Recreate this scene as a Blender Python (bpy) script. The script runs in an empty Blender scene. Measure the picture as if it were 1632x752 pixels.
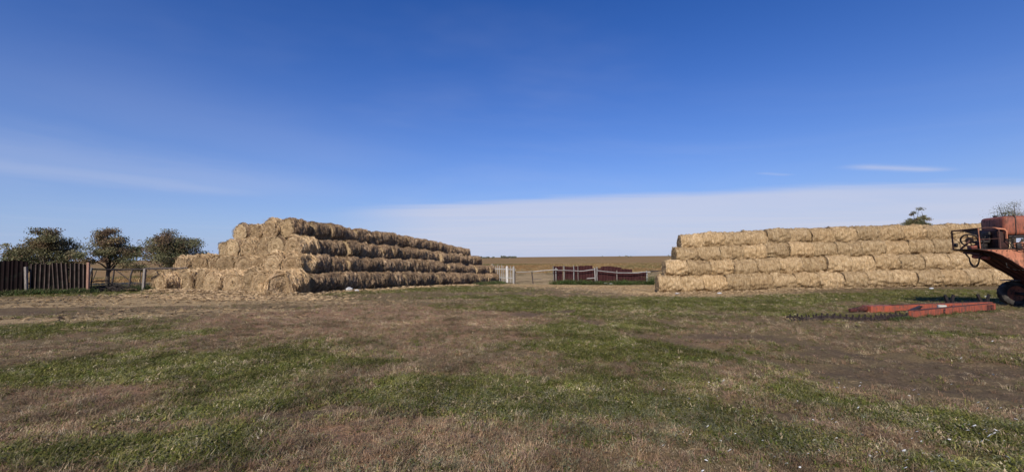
import bpy, math, random
import numpy as np
from mathutils import Vector, Matrix, Euler

random.seed(7)
rng = np.random.default_rng(11)
sc = bpy.context.scene
COL = sc.collection
R = math.radians

# ------------------------------------------------------------------ camera
F = 700.0                      # focal length in photo pixels (1632 wide)
CAMZ = 2.0
cam_d = bpy.data.cameras.new("camera")
cam_d.sensor_width = 36.0
cam_d.lens = 36.0 * F / 1632.0
cam_d.clip_start = 0.05
cam_d.clip_end = 12000
cam = bpy.data.objects.new("camera", cam_d)
COL.objects.link(cam)
m = Matrix.Rotation(R(90 + 2.74), 4, 'X') @ Matrix.Rotation(R(-0.5), 4, 'Z')
m.translation = (0, 0, CAMZ)
cam.matrix_world = m
sc.camera = cam

# ------------------------------------------------------------------ sun + exposure
SUN_EL, SUN_A = 34.0, 15.0      # behind the camera, a little to its left
sd = bpy.data.lights.new("sun", 'SUN')
sd.energy = 4.2
sd.angle = R(0.5)
sd.color = (1.0, 0.905, 0.765)
so = bpy.data.objects.new("sun", sd)
COL.objects.link(so)
tosun = Vector((-math.sin(R(SUN_A)) * math.cos(R(SUN_EL)), -math.cos(R(SUN_A)) * math.cos(R(SUN_EL)), math.sin(R(SUN_EL))))
so.rotation_euler = tosun.to_track_quat('Z', 'Y').to_euler()
sc.view_settings.view_transform = 'Standard'
sc.view_settings.look = 'None'
sc.view_settings.gamma = 1.0
sc.view_settings.exposure = 0.15
sc.view_settings.use_curve_mapping = False

# ------------------------------------------------------------------ node helpers
class NT:
    def __init__(s, nt):
        s.nt = nt; s.n = nt.nodes; s.l = nt.links
    def node(s, t, **kw):
        nd = s.n.new(t)
        for k, v in kw.items():
            setattr(nd, k, v)
        return nd
    def put(s, sock, v):
        if isinstance(v, bpy.types.NodeSocket):
            s.l.new(v, sock)
        elif v is not None:
            if isinstance(v, (tuple, list)) and len(v) == 3 and sock.type == 'RGBA':
                v = (*v, 1)
            sock.default_value = v
    def math(s, op, a, b=None, c=None, clamp=False):
        nd = s.node('ShaderNodeMath', operation=op, use_clamp=clamp)
        s.put(nd.inputs[0], a); s.put(nd.inputs[1], b); s.put(nd.inputs[2], c)
        return nd.outputs[0]
    def vmath(s, op, a, b=None):
        nd = s.node('ShaderNodeVectorMath', operation=op)
        s.put(nd.inputs[0], a); s.put(nd.inputs[1], b)
        return nd.outputs['Value' if op in ('LENGTH', 'DOT_PRODUCT') else 'Vector']
    def mix(s, f, a, b, blend='MIX'):
        nd = s.node('ShaderNodeMix', data_type='RGBA', blend_type=blend)
        s.put(nd.inputs[0], f); s.put(nd.inputs[6], a); s.put(nd.inputs[7], b)
        return nd.outputs[2]
    def noise(s, vec, scale, detail=4, rough=0.55, dist=0.0, out='Fac'):
        nd = s.node('ShaderNodeTexNoise')
        s.put(nd.inputs['Vector'], vec)
        nd.inputs['Scale'].default_value = scale
        nd.inputs['Detail'].default_value = detail
        nd.inputs['Roughness'].default_value = rough
        nd.inputs['Distortion'].default_value = dist
        return nd.outputs[out]
    def mapr(s, v, a, b, c=0.0, d=1.0, smooth=False):
        nd = s.node('ShaderNodeMapRange')
        if smooth: nd.interpolation_type = 'SMOOTHSTEP'
        s.put(nd.inputs[0], v)
        for i, x in enumerate((a, b, c, d)): s.put(nd.inputs[i + 1], x)
        return nd.outputs[0]
    def ramp(s, fac, stops):
        nd = s.node('ShaderNodeValToRGB')
        cr = nd.color_ramp
        while len(cr.elements) < len(stops): cr.elements.new(0.5)
        for e, (p, c) in zip(cr.elements, stops):
            e.position = p; e.color = (*c, 1)
        s.put(nd.inputs[0], fac)
        return nd.outputs[0]
    def scale(s, vec, xyz):
        return s.vmath('MULTIPLY', vec, xyz)

def mat(name, rough=0.9, spec=0.2, metal=0.0):
    m = bpy.data.materials.new(name); m.use_nodes = True
    t = NT(m.node_tree)
    b = m.node_tree.nodes['Principled BSDF']
    b.inputs['Roughness'].default_value = rough
    b.inputs['Specular IOR Level'].default_value = spec
    b.inputs['Metallic'].default_value = metal
    return m, t, b
def bump(t, b, h, strength=0.5, dist=0.02):
    nd = t.node('ShaderNodeBump')
    nd.inputs['Strength'].default_value = strength
    nd.inputs['Distance'].default_value = dist
    t.put(nd.inputs['Height'], h)
    t.l.new(nd.outputs[0], b.inputs['Normal'])

# ------------------------------------------------------------------ world: sky with thin cloud
w = bpy.data.worlds.new("World"); sc.world = w; w.use_nodes = True
t = NT(w.node_tree)
bg = w.node_tree.nodes['Background']
sky = t.node('ShaderNodeTexSky', sky_type='NISHITA')
sky.sun_disc = False
sky.sun_elevation = R(SUN_EL)
sky.sun_rotation = R(180 + SUN_A)
sky.altitude = 200; sky.air_density = 1.0; sky.dust_density = 0.3; sky.ozone_density = 2.6
d = t.node('ShaderNodeTexCoord').outputs['Generated']
sep = t.node('ShaderNodeSeparateXYZ'); t.l.new(d, sep.inputs[0])
X, Y, Z = sep.outputs
hs = t.node('ShaderNodeHueSaturation')
hs.inputs['Saturation'].default_value = 1.34
hs.inputs['Value'].default_value = 1.0
t.l.new(sky.outputs[0], hs.inputs['Color'])
skyc = t.mix(1.0, hs.outputs[0], (0.51, 0.64, 1.05), 'MULTIPLY')
# a cloud deck is a flat layer: position on it = direction / height
zc = t.math('MAXIMUM', Z, 0.012)
px = t.math('DIVIDE', X, zc); py = t.math('DIVIDE', Y, zc)
comb = t.node('ShaderNodeCombineXYZ'); t.put(comb.inputs[0], px); t.put(comb.inputs[1], py)
P = comb.outputs[0]
n1 = t.noise(t.scale(P, (0.16, 0.42, 1)), 1.0, 5, 0.6, 0.4)
q = t.math('POWER', t.math('MAXIMUM', t.math('SUBTRACT', 7.0, px), 0.0), 1.5)
edge = t.math('MULTIPLY_ADD', q, 0.078, 6.0)
edge = t.math('ADD', edge, t.math('MULTIPLY', t.math('SUBTRACT', n1, 0.5), 0.9))
dd = t.math('SUBTRACT', py, edge)
bank = t.math('MULTIPLY', t.mapr(t.math('ADD', dd, t.math('MULTIPLY', t.math('SUBTRACT', t.noise(t.scale(P, (0.5, 2.2, 1)), 1.0, 4, 0.6, 0.3), 0.5), 1.1)), -0.35, 1.15, 0, 1, True), t.mapr(t.math('DIVIDE', px, t.math('MAXIMUM', py, 0.5)), -0.46, -0.14, 0, 1, True))
n2 = t.noise(t.scale(P, (0.10, 0.22, 1)), 1.0, 4, 0.55, 0.9)
bank = t.math('MULTIPLY', bank, t.mapr(n2, 0.32, 0.68, 0.58, 0.86))
# cirrus streak low on the left
def streak(x0, y0, x1, y1, w_, amp, nsc=0.9, fade=0.0):
    L = math.hypot(x1 - x0, y1 - y0); ux, uy = (x1 - x0) / L, (y1 - y0) / L
    al = t.math('ADD', t.math('MULTIPLY', px, ux), t.math('MULTIPLY_ADD', py, uy, -(x0 * ux + y0 * uy)))
    ac = t.math('ADD', t.math('MULTIPLY', px, -uy), t.math('MULTIPLY_ADD', py, ux, (x0 * uy - y0 * ux)))
    nn = t.noise(P, nsc, 4, 0.6, 0.6)
    ac = t.math('ADD', ac, t.math('MULTIPLY', t.math('SUBTRACT', nn, 0.5), w_ * 1.4))
    g = t.math('EXPONENT', t.math('MULTIPLY', t.math('POWER', t.math('DIVIDE', ac, w_), 2.0), -1.0))
    e = t.math('MULTIPLY', t.mapr(al, -0.25 * L, 0.2 * L, 0, 1, True), t.mapr(al, 0.75 * L, 1.25 * L, 1, 0, True))
    return t.math('MULTIPLY', t.math('MULTIPLY', g, e), amp)
cl = bank
for a in ((-6.2, 3.3, -3.9, 6.6, 0.75, 0.26), (-6.0, 2.0, -3.0, 6.6, 1.3, 0.17), (-2.6, 2.2, -1.6, 4.8, 0.8, 0.07), (3.95, 5.0, 5.2, 5.25, 0.12, 0.45), (3.05, 5.35, 3.5, 5.5, 0.06, 0.2),
          (5.0, 2.6, 7.5, 5.4, 0.8, 0.13)):
    cl = t.math('MAXIMUM', cl, streak(*a))
# a wide veil that keeps the low sky pale all round
n3 = t.noise(t.scale(P, (0.22, 0.22, 1)), 1.0, 5, 0.6, 0.8)
veil = t.math('MULTIPLY', t.mapr(n3, 0.42, 0.75, 0, 0.10, True), 1.0)
cl = t.math('MAXIMUM', cl, veil)
cl = t.math('MULTIPLY', cl, t.mapr(Z, 0.0, 0.02, 0.7, 1.0), clamp=True)
# pale air low over the steppe, the same all round
skyc = t.mix(t.math('EXPONENT', t.math('MULTIPLY', t.math('MAXIMUM', Z, 0.0), -6.5)), skyc, (3.5, 4.5, 6.7))
final = t.mix(cl, skyc, (5.5, 5.7, 6.9))
t.l.new(final, bg.inputs['Color'])
bg.inputs['Strength'].default_value = 0.1

# ------------------------------------------------------------------ numpy noise
_perm = np.random.default_rng(5).random((256, 256))
def vnoise(x, y):
    xi = np.floor(x).astype(int); yi = np.floor(y).astype(int)
    fx = x - xi; fy = y - yi
    fx = fx * fx * (3 - 2 * fx); fy = fy * fy * (3 - 2 * fy)
    a = _perm[xi & 255, yi & 255]; b = _perm[(xi + 1) & 255, yi & 255]
    c = _perm[xi & 255, (yi + 1) & 255]; d_ = _perm[(xi + 1) & 255, (yi + 1) & 255]
    return (a * (1 - fx) + b * fx) * (1 - fy) + (c * (1 - fx) + d_ * fx) * fy
def fbm(x, y, f, oct_=4, g=0.5):
    s = np.zeros_like(x); a = 1.0; tot = 0
    for i in range(oct_):
        s += a * vnoise(x * f + 17.3 * i, y * f + 9.1 * i); tot += a; a *= g; f *= 2.03
    return s / tot

# ------------------------------------------------------------------ terrain height
CP = np.array([
 (0, 3, .3), (0, 7, .28), (-8, 6, .3), (8, 6, .25), (-6, 11, .25), (6, 11, .12), (12, 13.5, 0), (17, 16, -.02), (20, 18, -.12), (0, 15, .15),
 (0, 21, -.1), (-12, 15, .2), (10, 22, -.22), (-25, 15, .22), (25, 12, .1), (-12.2, 25, -.12), (-9, 24, -.12), (-20, 25, .0), (-30, 25, .1), (-27, 27, .08), (-8, 36, -.42),
 (-3.4, 50, -.85), (0, 57, -1.5), (10, 55, -1.65), (5, 54, -1.5), (15, 55, -1.65), (20, 60, -1.5), (10, 32, -.95), (14, 32, -.9), (20, 32, -.85), (25, 32, -.75), (29, 33, -.75), (34, 33, -.7), (39, 33, -.7), (25.5, 26, .14), (29, 26, .25), (34, 26.5, .25), (21, 26, -.35), (28, 22, .0), (0, 35, -.45),
 (5, 45, -1.1), (3, 38, -.75), (-30, 45, -.3), (-20, 40, -.3), (-40, 70, -.9), (40, 60, -1.2), (0, 80, -1.5), (45, 25, .1), (-45, 25, .1)])
def gz(x, y):
    x = np.asarray(x, float); y = np.asarray(y, float)
    sh = x.shape; x = x.ravel(); y = y.ravel()
    num = np.zeros_like(x); den = np.zeros_like(x)
    s = 3.2 + 0.09 * np.hypot(x, y)
    for cx, cy, cz in CP:
        w_ = np.exp(-((x - cx) ** 2 + (y - cy) ** 2) / (2 * s * s)); num += w_ * cz; den += w_
    far = -1.4
    w0 = 1e-3 + np.clip((np.hypot(x, y) - 60) / 60, 0, 1) * 2
    z = (num + w0 * far) / (den + w0)
    r = np.hypot(x, y)
    att = np.clip(1 - r / 120, 0, 1)
    z = z + (fbm(x, y, 0.45, 3) - .5) * 0.16 * att
    return z.reshape(sh)
RUTS = [[(1.0, 30), (1.2, 22), (1.8, 15), (2.7, 10.2), (4.75, 7), (6.5, 5.0), (9, 2)], [(2.7, 30), (2.9, 22.5), (3.6, 15.5), (4.65, 11.5), (6.4, 8.2), (8.4, 6.0), (11, 3.5)],
        [(-40, 17.2), (-26, 17.6), (-16, 18.6), (-9, 20.5), (-4, 24), (0, 32)], [(-40, 15.4), (-26, 15.8), (-15.5, 16.9), (-8, 18.9), (-2.4, 23), (1.7, 32)]]
def rutmask(x, y, wd=.28):
    best = np.full(x.shape, 9.0)
    for L in RUTS:
        for a, b in zip(L[:-1], L[1:]):
            dx, dy = b[0] - a[0], b[1] - a[1]; k = np.clip(((x - a[0]) * dx + (y - a[1]) * dy) / (dx * dx + dy * dy), 0, 1)
            best = np.minimum(best, np.hypot(x - a[0] - k * dx, y - a[1] - k * dy))
    best = best + (fbm(x, y, 1.1, 3) - .5) * .35
    return np.exp(-(np.maximum(best, 0) / wd) ** 2)
def gz1(x, y): return float(gz(np.array([x]), np.array([y]))[0])
def wx(pxl, Yd): return (pxl - 816.0) / F * Yd      # photo column at depth Yd -> world x
def hor(pxl): return 409.5 - 0.0087 * (pxl - 816)
def wz(pxl, pyl, Yd): return CAMZ - (pyl - hor(pxl)) / F * Yd

# ------------------------------------------------------------------ ground cover masks (world-space patches)
def patch(pxl, pyl, rx, ry, v):
    dpy = max(pyl - hor(pxl), 6)
    Yd = F * 1.85 / dpy
    for _ in range(14): Yd = .5 * Yd + .5 * F * (CAMZ - gz1(wx(pxl, Yd), Yd)) / dpy
    return (wx(pxl, Yd), Yd, rx / F * Yd, ry * Yd * Yd / (F * 2.1), v)
GREEN = [patch(*a) for a in [(60,522,120,13,1.1),(210,540,70,10,.6),(400,572,200,32,1.0),(90,575,140,30,.45),(400,640,110,14,.8),(270,695,120,26,1.0),(350,720,90,16,.6),(120,680,110,20,.5),
 (740,612,130,14,.9),(860,640,190,40,.9),(700,459,130,5,1.3),(560,463,60,3,1),(960,485,170,20,.8),(1180,480,60,8,.4),(1140,566,110,14,.6),(980,555,150,18,.8),(1350,473,240,9,1),(1560,470,90,12,1),(1480,530,100,12,.6),
 (1430,547,60,9,.5),(1250,625,110,24,.75),(1180,690,130,26,.8),(1470,655,120,34,.7),(1580,620,60,30,.5),(1500,720,150,20,.6),(980,700,80,20,.5),(620,575,60,12,.45),(100,465,140,4,1.6),(300,466,170,3,1.3),(200,445,120,10,2.2),(820,452,60,6,1.0),(750,475,50,5,.8),(900,480,120,18,1.0),(1080,478,160,9,.9),(1230,474,160,9,1.0),(880,530,110,26,.8),(1000,520,110,14,.6),(930,600,160,18,.6),(1300,500,120,8,.6),(1010,650,120,26,.8),(640,630,60,10,.6),(200,575,140,20,.7)]]
STRAW = [patch(*a) for a in [(250,478,230,6,1.3),(90,486,110,5,1.1),(50,511,120,5,1.5),(360,494,150,5,1.2),(560,482,140,6,.8),(180,503,130,5,.9),(470,506,120,5,.6),(310,484,60,3,1.5),(640,500,160,7,.3),(760,520,90,8,.35),(880,449,90,5,1.3),(910,455,110,5,1.0),(1010,460,110,6,1.3),(1160,469,110,5,1.2),(950,452,90,4,1.2),(860,440,60,5,.9),
 (400,471,120,2.5,.6),(180,523,60,4,.5),(1330,560,40,5,.4),(1050,497,110,7,.35),(850,440,80,6,.9)]]
DIRT = [patch(*a) for a in [(90,497,120,6,.8),(1170,540,120,10,.65),(1290,570,120,10,.7),(1400,595,110,10,.55),(1540,605,110,13,.6),(820,498,90,5,.7),(1200,655,55,10,.9),(940,578,120,10,.6),(860,560,60,9,.5),(930,462,120,3,.6),
 (540,650,150,10,.5),(100,640,130,12,.5),(1480,458,90,4,.7),(1290,690,60,10,.5),(20,610,60,12,.5)]]
RED = [patch(*a) for a in [(640,500,210,22,1.0),(470,500,120,16,.7),(560,520,170,18,.7),(150,600,160,12,.8),(620,690,220,40,.8),(450,725,160,22,.8),(1290,672,80,18,1.1),(1100,545,90,12,.5),(800,540,90,16,.6),(1500,570,80,10,.4),(280,600,120,8,.8),(900,730,140,14,.7)]]
def msum(L, x, y):
    s = np.zeros_like(x)
    for cx, cy, rx, ry, v in L:
        s += v * np.exp(-(((x - cx) / rx) ** 2 + ((y - cy) / ry) ** 2))
    return s
def masks(x, y):
    r = np.hypot(x, y)
    wxn = x + (fbm(x, y, .35, 3) - .5) * 3.0 * np.clip(r / 12, .3, 1.5)
    wyn = y + (fbm(x + 31, y + 7, .35, 3) - .5) * 3.0 * np.clip(r / 12, .3, 1.5)
    n = fbm(x, y, .55, 5, .62); n2_ = fbm(x + 50, y - 20, 1.7, 4, .6)
    g = msum(GREEN, wxn, wyn) * 1.25 + (n - .5) * 1.5 + (n2_ - .5) * 1.0 + .05
    s = msum(STRAW, wxn, y + (wyn - y) * .25) * 1.0 + (n2_ - .5) * 1.1 + (fbm(x * .5, y * 1.8, 2.5, 3, .7) - .5) * 1.0 - .04
    e = msum(DIRT, wxn, wyn) + (fbm(x - 12, y + 40, .7, 4, .6) - .5) * 1.3 - .15
    d_ = msum(RED, wxn, wyn) * 1.2 + (fbm(x + 90, y + 3, .6, 4, .6) - .5) * 1.0 + .05
    rm = rutmask(x, y, .30) * np.clip(.2 + 1.6 * (fbm(x - 5, y + 8, .3, 3)), .3, 1); e = e + .55 * rm; g = g - .5 * rm; d_ = d_ - .3 * rm
    g = g - .5 * np.clip(s, 0, 1) - .45 * np.clip(e, 0, 1) - .35 * np.clip(d_, 0, 1)
    outside = np.clip((r - 52) / 5, 0, 1) * (y > 0)
    g = g * (1 - outside) + outside * np.clip(.1 + (n2_ - .4) * 1.5, 0, .6); s = s * (1 - outside) + outside * np.clip(.75 + (n - .5) * 2, 0, 1); e = e * (1 - outside)
    return np.clip(g, 0, 1), np.clip(s, 0, 1), np.clip(e, 0, 1), np.clip(d_, 0, 1)

# ------------------------------------------------------------------ object helpers
def link(name, me, m=None, parent=None, loc=None):
    o = bpy.data.objects.new(name, me); COL.objects.link(o)
    if m is not None:
        for mm in (m if isinstance(m, (list, tuple)) else [m]): me.materials.append(mm)
    if parent is not None: o.parent = parent
    if loc is not None: o.location = loc
    return o
def tag(o, label, cat, group=None, kind=None):
    o['label'] = label; o['category'] = cat
    if group: o['group'] = group
    if kind: o['kind'] = kind
    return o
def thing(name, label, cat, loc=(0, 0, 0), rz=0.0, group=None):
    o = bpy.data.objects.new(name, None); COL.objects.link(o)
    o.empty_display_size = 0.3
    o.location = loc; o.rotation_euler = (0, 0, rz)
    return tag(o, label, cat, group)
def np_mesh(name, verts, faces4=None, faces3=None, smooth=False):
    me = bpy.data.meshes.new(name)
    verts = np.asarray(verts, np.float32)
    loops = []; starts = []; tot = 0; cnt = []
    if faces4 is not None and len(faces4):
        f = np.asarray(faces4, np.int32); loops.append(f.ravel()); starts.append(np.arange(len(f)) * 4 + tot); cnt.append(np.full(len(f), 4)); tot += f.size
    if faces3 is not None and len(faces3):
        f = np.asarray(faces3, np.int32); loops.append(f.ravel()); starts.append(np.arange(len(f)) * 3 + tot); cnt.append(np.full(len(f), 3)); tot += f.size
    loops = np.concatenate(loops); starts = np.concatenate(starts); cnt = np.concatenate(cnt)
    me.vertices.add(len(verts)); me.vertices.foreach_set('co', verts.ravel())
    me.loops.add(len(loops)); me.loops.foreach_set('vertex_index', loops.astype(np.int32))
    me.polygons.add(len(starts)); me.polygons.foreach_set('loop_start', starts.astype(np.int32))
    me.update(calc_edges=True)
    if smooth:
        me.polygons.foreach_set('use_smooth', np.ones(len(starts), bool))
    me.validate()
    return me
def set_attr(me, name, vals, kind='FLOAT'):
    a = me.attributes.new(name, kind, 'POINT')
    vals = np.asarray(vals, np.float32)
    if kind == 'FLOAT': a.data.foreach_set('value', vals.ravel())
    elif kind == 'FLOAT_COLOR': a.data.foreach_set('color', vals.ravel())
    elif kind == 'FLOAT_VECTOR': a.data.foreach_set('vector', vals.ravel())

class MB:
    def __init__(s): s.v = []; s.f = []; s.sm = []
    def add(s, vs, fs, smooth=False):
        b = len(s.v); s.v += [tuple(x) for x in vs]; s.f += [tuple(i + b for i in f) for f in fs]; s.sm += [smooth] * len(fs)
    def bar(s, p, q, w_, t_, up=(0, 0, 1), jit=0.0):
        p = Vector(p); q = Vector(q); d_ = (q - p).normalized(); up = Vector(up)
        sx = d_.cross(up)
        if sx.length < 1e-3: sx = d_.cross(Vector((1, 0, 0)))
        sx.normalize(); sy = sx.cross(d_).normalized()
        vs = []
        for e in (p, q):
            for a, b in ((-1, -1), (1, -1), (1, 1), (-1, 1)):
                vs.append(e + sx * a * w_ / 2 * (1 + random.uniform(-jit, jit)) + sy * b * t_ / 2 * (1 + random.uniform(-jit, jit)))
        s.add(vs, [(3, 2, 1, 0), (4, 5, 6, 7), (0, 1, 5, 4), (1, 2, 6, 5), (2, 3, 7, 6), (3, 0, 4, 7)]); return s
    def tube(s, pts, r, n=8, closed=False, cap=True):
        pts = [Vector(p) for p in pts]; N = len(pts)
        rs = r if isinstance(r, (list, tuple)) else [r] * N
        rings = []; prev = None
        for i, p in enumerate(pts):
            if closed: d_ = pts[(i + 1) % N] - pts[i - 1]
            else: d_ = pts[min(i + 1, N - 1)] - pts[max(i - 1, 0)]
            d_.normalize()
            if prev is None:
                a = d_.orthogonal().normalized()
            else:
                a = (prev - d_ * prev.dot(d_)).normalized()
            prev = a; b = d_.cross(a)
            rings.append([p + (a * math.cos(2 * math.pi * k / n) + b * math.sin(2 * math.pi * k / n)) * rs[i] for k in range(n)])
        vs = [v for rg in rings for v in rg]; fs = []
        for i in range(N if closed else N - 1):
            j = (i + 1) % N
            for k in range(n): fs.append((i * n + k, i * n + (k + 1) % n, j * n + (k + 1) % n, j * n + k))
        s.add(vs, fs, True)
        if cap and not closed: s.add(rings[0], [tuple(range(n))[::-1]]); s.add(rings[-1], [tuple(range(n))])
        return s
    def prism(s, poly, a, b):
        """poly of Vectors (one side), offset vectors a..b for both sides"""
        n = len(poly); vs = [Vector(p) + Vector(a) for p in poly] + [Vector(p) + Vector(b) for p in poly]
        s.add(vs, [tuple(range(n)), tuple(range(2 * n - 1, n - 1, -1))] + [(i, i + n, (i + 1) % n + n, (i + 1) % n) for i in range(n)]); return s
    def rbox(s, c, size, r=0.05, seg=3, M=None):
        """rounded box centre c"""
        hx, hy, hz = [x / 2 for x in size]; r = min(r, hx * .99, hy * .99, hz * .99)
        n = 4 * (seg + 1)
        def ring(z, inset):
            out = []
            rr = r - inset
            for qd, (sx, sy) in enumerate(((1, 1), (-1, 1), (-1, -1), (1, -1))):
                for k in range(seg + 1):
                    a = math.pi / 2 * qd + math.pi / 2 * k / seg
                    out.append(Vector((sx * (hx - r) + max(rr, .001) * math.cos(a), sy * (hy - r) + max(rr, .001) * math.sin(a), z)))
            return out
        rings = []
        for k in range(seg + 1):
            a = math.pi / 2 * k / seg
            rings.append(ring(-hz + r - r * math.cos(a), r - r * math.sin(a)))
        for k in range(seg + 1):
            a = math.pi / 2 * k / seg
            rings.append(ring(hz - r + r * math.sin(a), r - r * math.cos(a)))
        vs = [v for rg in rings for v in rg]
        if M is not None: vs = [M @ v for v in vs]
        vs = [v + Vector(c) for v in vs]
        fs = [tuple(range(n))[::-1], tuple(range((len(rings) - 1) * n, len(rings) * n))]
        for i in range(len(rings) - 1):
            for k in range(n): fs.append((i * n + k, i * n + (k + 1) % n, (i + 1) * n + (k + 1) % n, (i + 1) * n + k))
        s.add(vs, fs, True); return s
    def mesh(s, name):
        me = bpy.data.meshes.new(name); me.from_pydata(s.v, [], s.f)
        me.polygons.foreach_set('use_smooth', s.sm); me.update(); return me
    def build(s, name, m, parent=None, loc=None, autosmooth=True):
        me = s.mesh(name)
        o = link(name, me, m, parent, loc)
        if autosmooth and any(s.sm):
            try: me.set_sharp_from_angle(angle=R(40))
            except Exception: pass
        return o

# ------------------------------------------------------------------ materials
def simple(name, c1, c2, sc_=6, rough=.85, spec=.2, st=(1, 1, 1), bstr=.4, dist=.01, metal=0, obj_rand=.0, lo=.35, hi=.65, coord='Object'):
    m_, t_, b_ = mat(name, rough, spec, metal)
    v = t_.node('ShaderNodeTexCoord').outputs[coord]
    v = t_.scale(v, st)
    n = t_.noise(v, sc_, 6, .65, .3)
    c = t_.mix(t_.mapr(n, lo, hi), c1, c2)
    if obj_rand:
        oi = t_.node('ShaderNodeObjectInfo').outputs['Random']
        k = t_.mapr(oi, 0, 1, 1 - obj_rand, 1 + obj_rand)
        cb = t_.node('ShaderNodeCombineXYZ')
        for i in range(3): t_.put(cb.inputs[i], k)
        c = t_.mix(1.0, c, cb.outputs[0], 'MULTIPLY')
    t_.l.new(c, b_.inputs['Base Color'])
    bump(t_, b_, n, bstr, dist)
    return m_
M_wood = simple('weathered_wood', (.10, .085, .075), (.30, .27, .24), 5, st=(6, 6, 1), obj_rand=.25, bstr=.5)
M_palewood = simple('pale_grey_wood', (.20, .19, .18), (.42, .41, .39), 5, st=(6, 6, 1), obj_rand=.2)
M_darkwood = simple('dark_old_wood', (.035, .028, .024), (.11, .09, .08), 5, st=(4, 4, 1), obj_rand=.3)
M_whitewood = simple('bleached_plank', (.5, .5, .5), (.8, .79, .77), 5, st=(2, 2, 2))
M_orangewood = simple('orange_brown_board', (.22, .12, .085), (.38, .23, .17), 5, st=(6, 6, 1))
M_dark = simple('greasy_black_metal', (.010, .009, .009), (.035, .025, .022), 9, .6, .4)
M_darkred = simple('dark_red_shade_and_rust', (.035, .014, .012), (.12, .035, .025), 5, .6, .35)  # shade of harvester underside and far cheek as colour; frame fittings rusty
M_shade = simple('shaded_red_cover', (.020, .010, .009), (.06, .022, .018), 5, .65, .3)  # shade on the engine cover and underside ribs put into the colour
M_rail = simple('rusty_rail_steel', (.045, .022, .018), (.13, .055, .042), 12, .7, .3)
M_rubber = simple('dusty_tyre_rubber', (.022, .021, .02), (.10, .092, .085), 5, .92, .1, lo=.35, hi=.7)
M_chain = simple('rusty_chain_steel', (.018, .014, .013), (.07, .05, .045), 14, .7, .3)
M_white = simple('white_litter_plastic', (.42, .43, .44), (.66, .67, .68), 9, .5, .3)
M_tin = simple('faded_tin_label', (.42, .40, .34), (.66, .62, .52), 8, .6, .3)
M_bark = simple('tree_bark', (.035, .028, .022), (.11, .09, .07), 5, st=(6, 6, 1))
def paint(name, base, dark, rust):
    m_, t_, b_ = mat(name, .55, .35)
    v = t_.node('ShaderNodeTexCoord').outputs['Object']
    n = t_.noise(v, 2.6, 6, .65, .4); n2_ = t_.noise(t_.scale(v, (1, 1, .35)), 9, 6, .7, .3); n3_ = t_.noise(v, 40, 4, .6)
    c = t_.mix(t_.mapr(n, .35, .7), base, dark)
    c = t_.mix(t_.mapr(n2_, .48, .62), c, rust)
    c = t_.mix(t_.mapr(n3_, .3, .8, 0, .35), c, tuple(x * .5 for x in base))
    t_.l.new(c, b_.inputs['Base Color']); t_.put(b_.inputs['Roughness'], t_.mapr(n2_, .4, .7, .45, .9))
    bump(t_, b_, n3_, .25, .004)
    return m_
M_orange = paint('faded_orange_paint', (.60, .245, .135), (.42, .155, .085), (.17, .08, .05))
M_red = paint('worn_red_paint', (.44, .105, .055), (.26, .075, .05), (.13, .075, .058))
M_tank = paint('tank_red_paint', (.38, .12, .065), (.22, .07, .045), (.10, .05, .035))

def corrugated(name, base, lit_crest):
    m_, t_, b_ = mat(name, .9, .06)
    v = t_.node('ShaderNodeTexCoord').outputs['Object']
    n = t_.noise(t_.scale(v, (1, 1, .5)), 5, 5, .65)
    a = t_.node('ShaderNodeAttribute', attribute_name='lit_crest').outputs['Fac']
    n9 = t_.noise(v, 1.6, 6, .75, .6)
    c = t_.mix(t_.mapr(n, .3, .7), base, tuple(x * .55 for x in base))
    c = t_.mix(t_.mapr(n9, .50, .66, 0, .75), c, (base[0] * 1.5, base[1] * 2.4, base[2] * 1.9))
    c = t_.mix(t_.math('MULTIPLY', a, t_.mapr(n, .3, .65, .35, 1.0)), c, lit_crest)  # pale crests: grazing sun on the ridges put into the colour
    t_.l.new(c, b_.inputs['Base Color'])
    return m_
M_corrsolid = corrugated('shade_dark_sheet', (.012, .008, .008), (.035, .022, .022))  # shade over the far-left sheets put into their colour
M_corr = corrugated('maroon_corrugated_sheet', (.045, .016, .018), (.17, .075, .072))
M_corrdark = corrugated('dark_maroon_corrugated_sheet', (.010, .007, .007), (.22, .165, .14))

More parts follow.
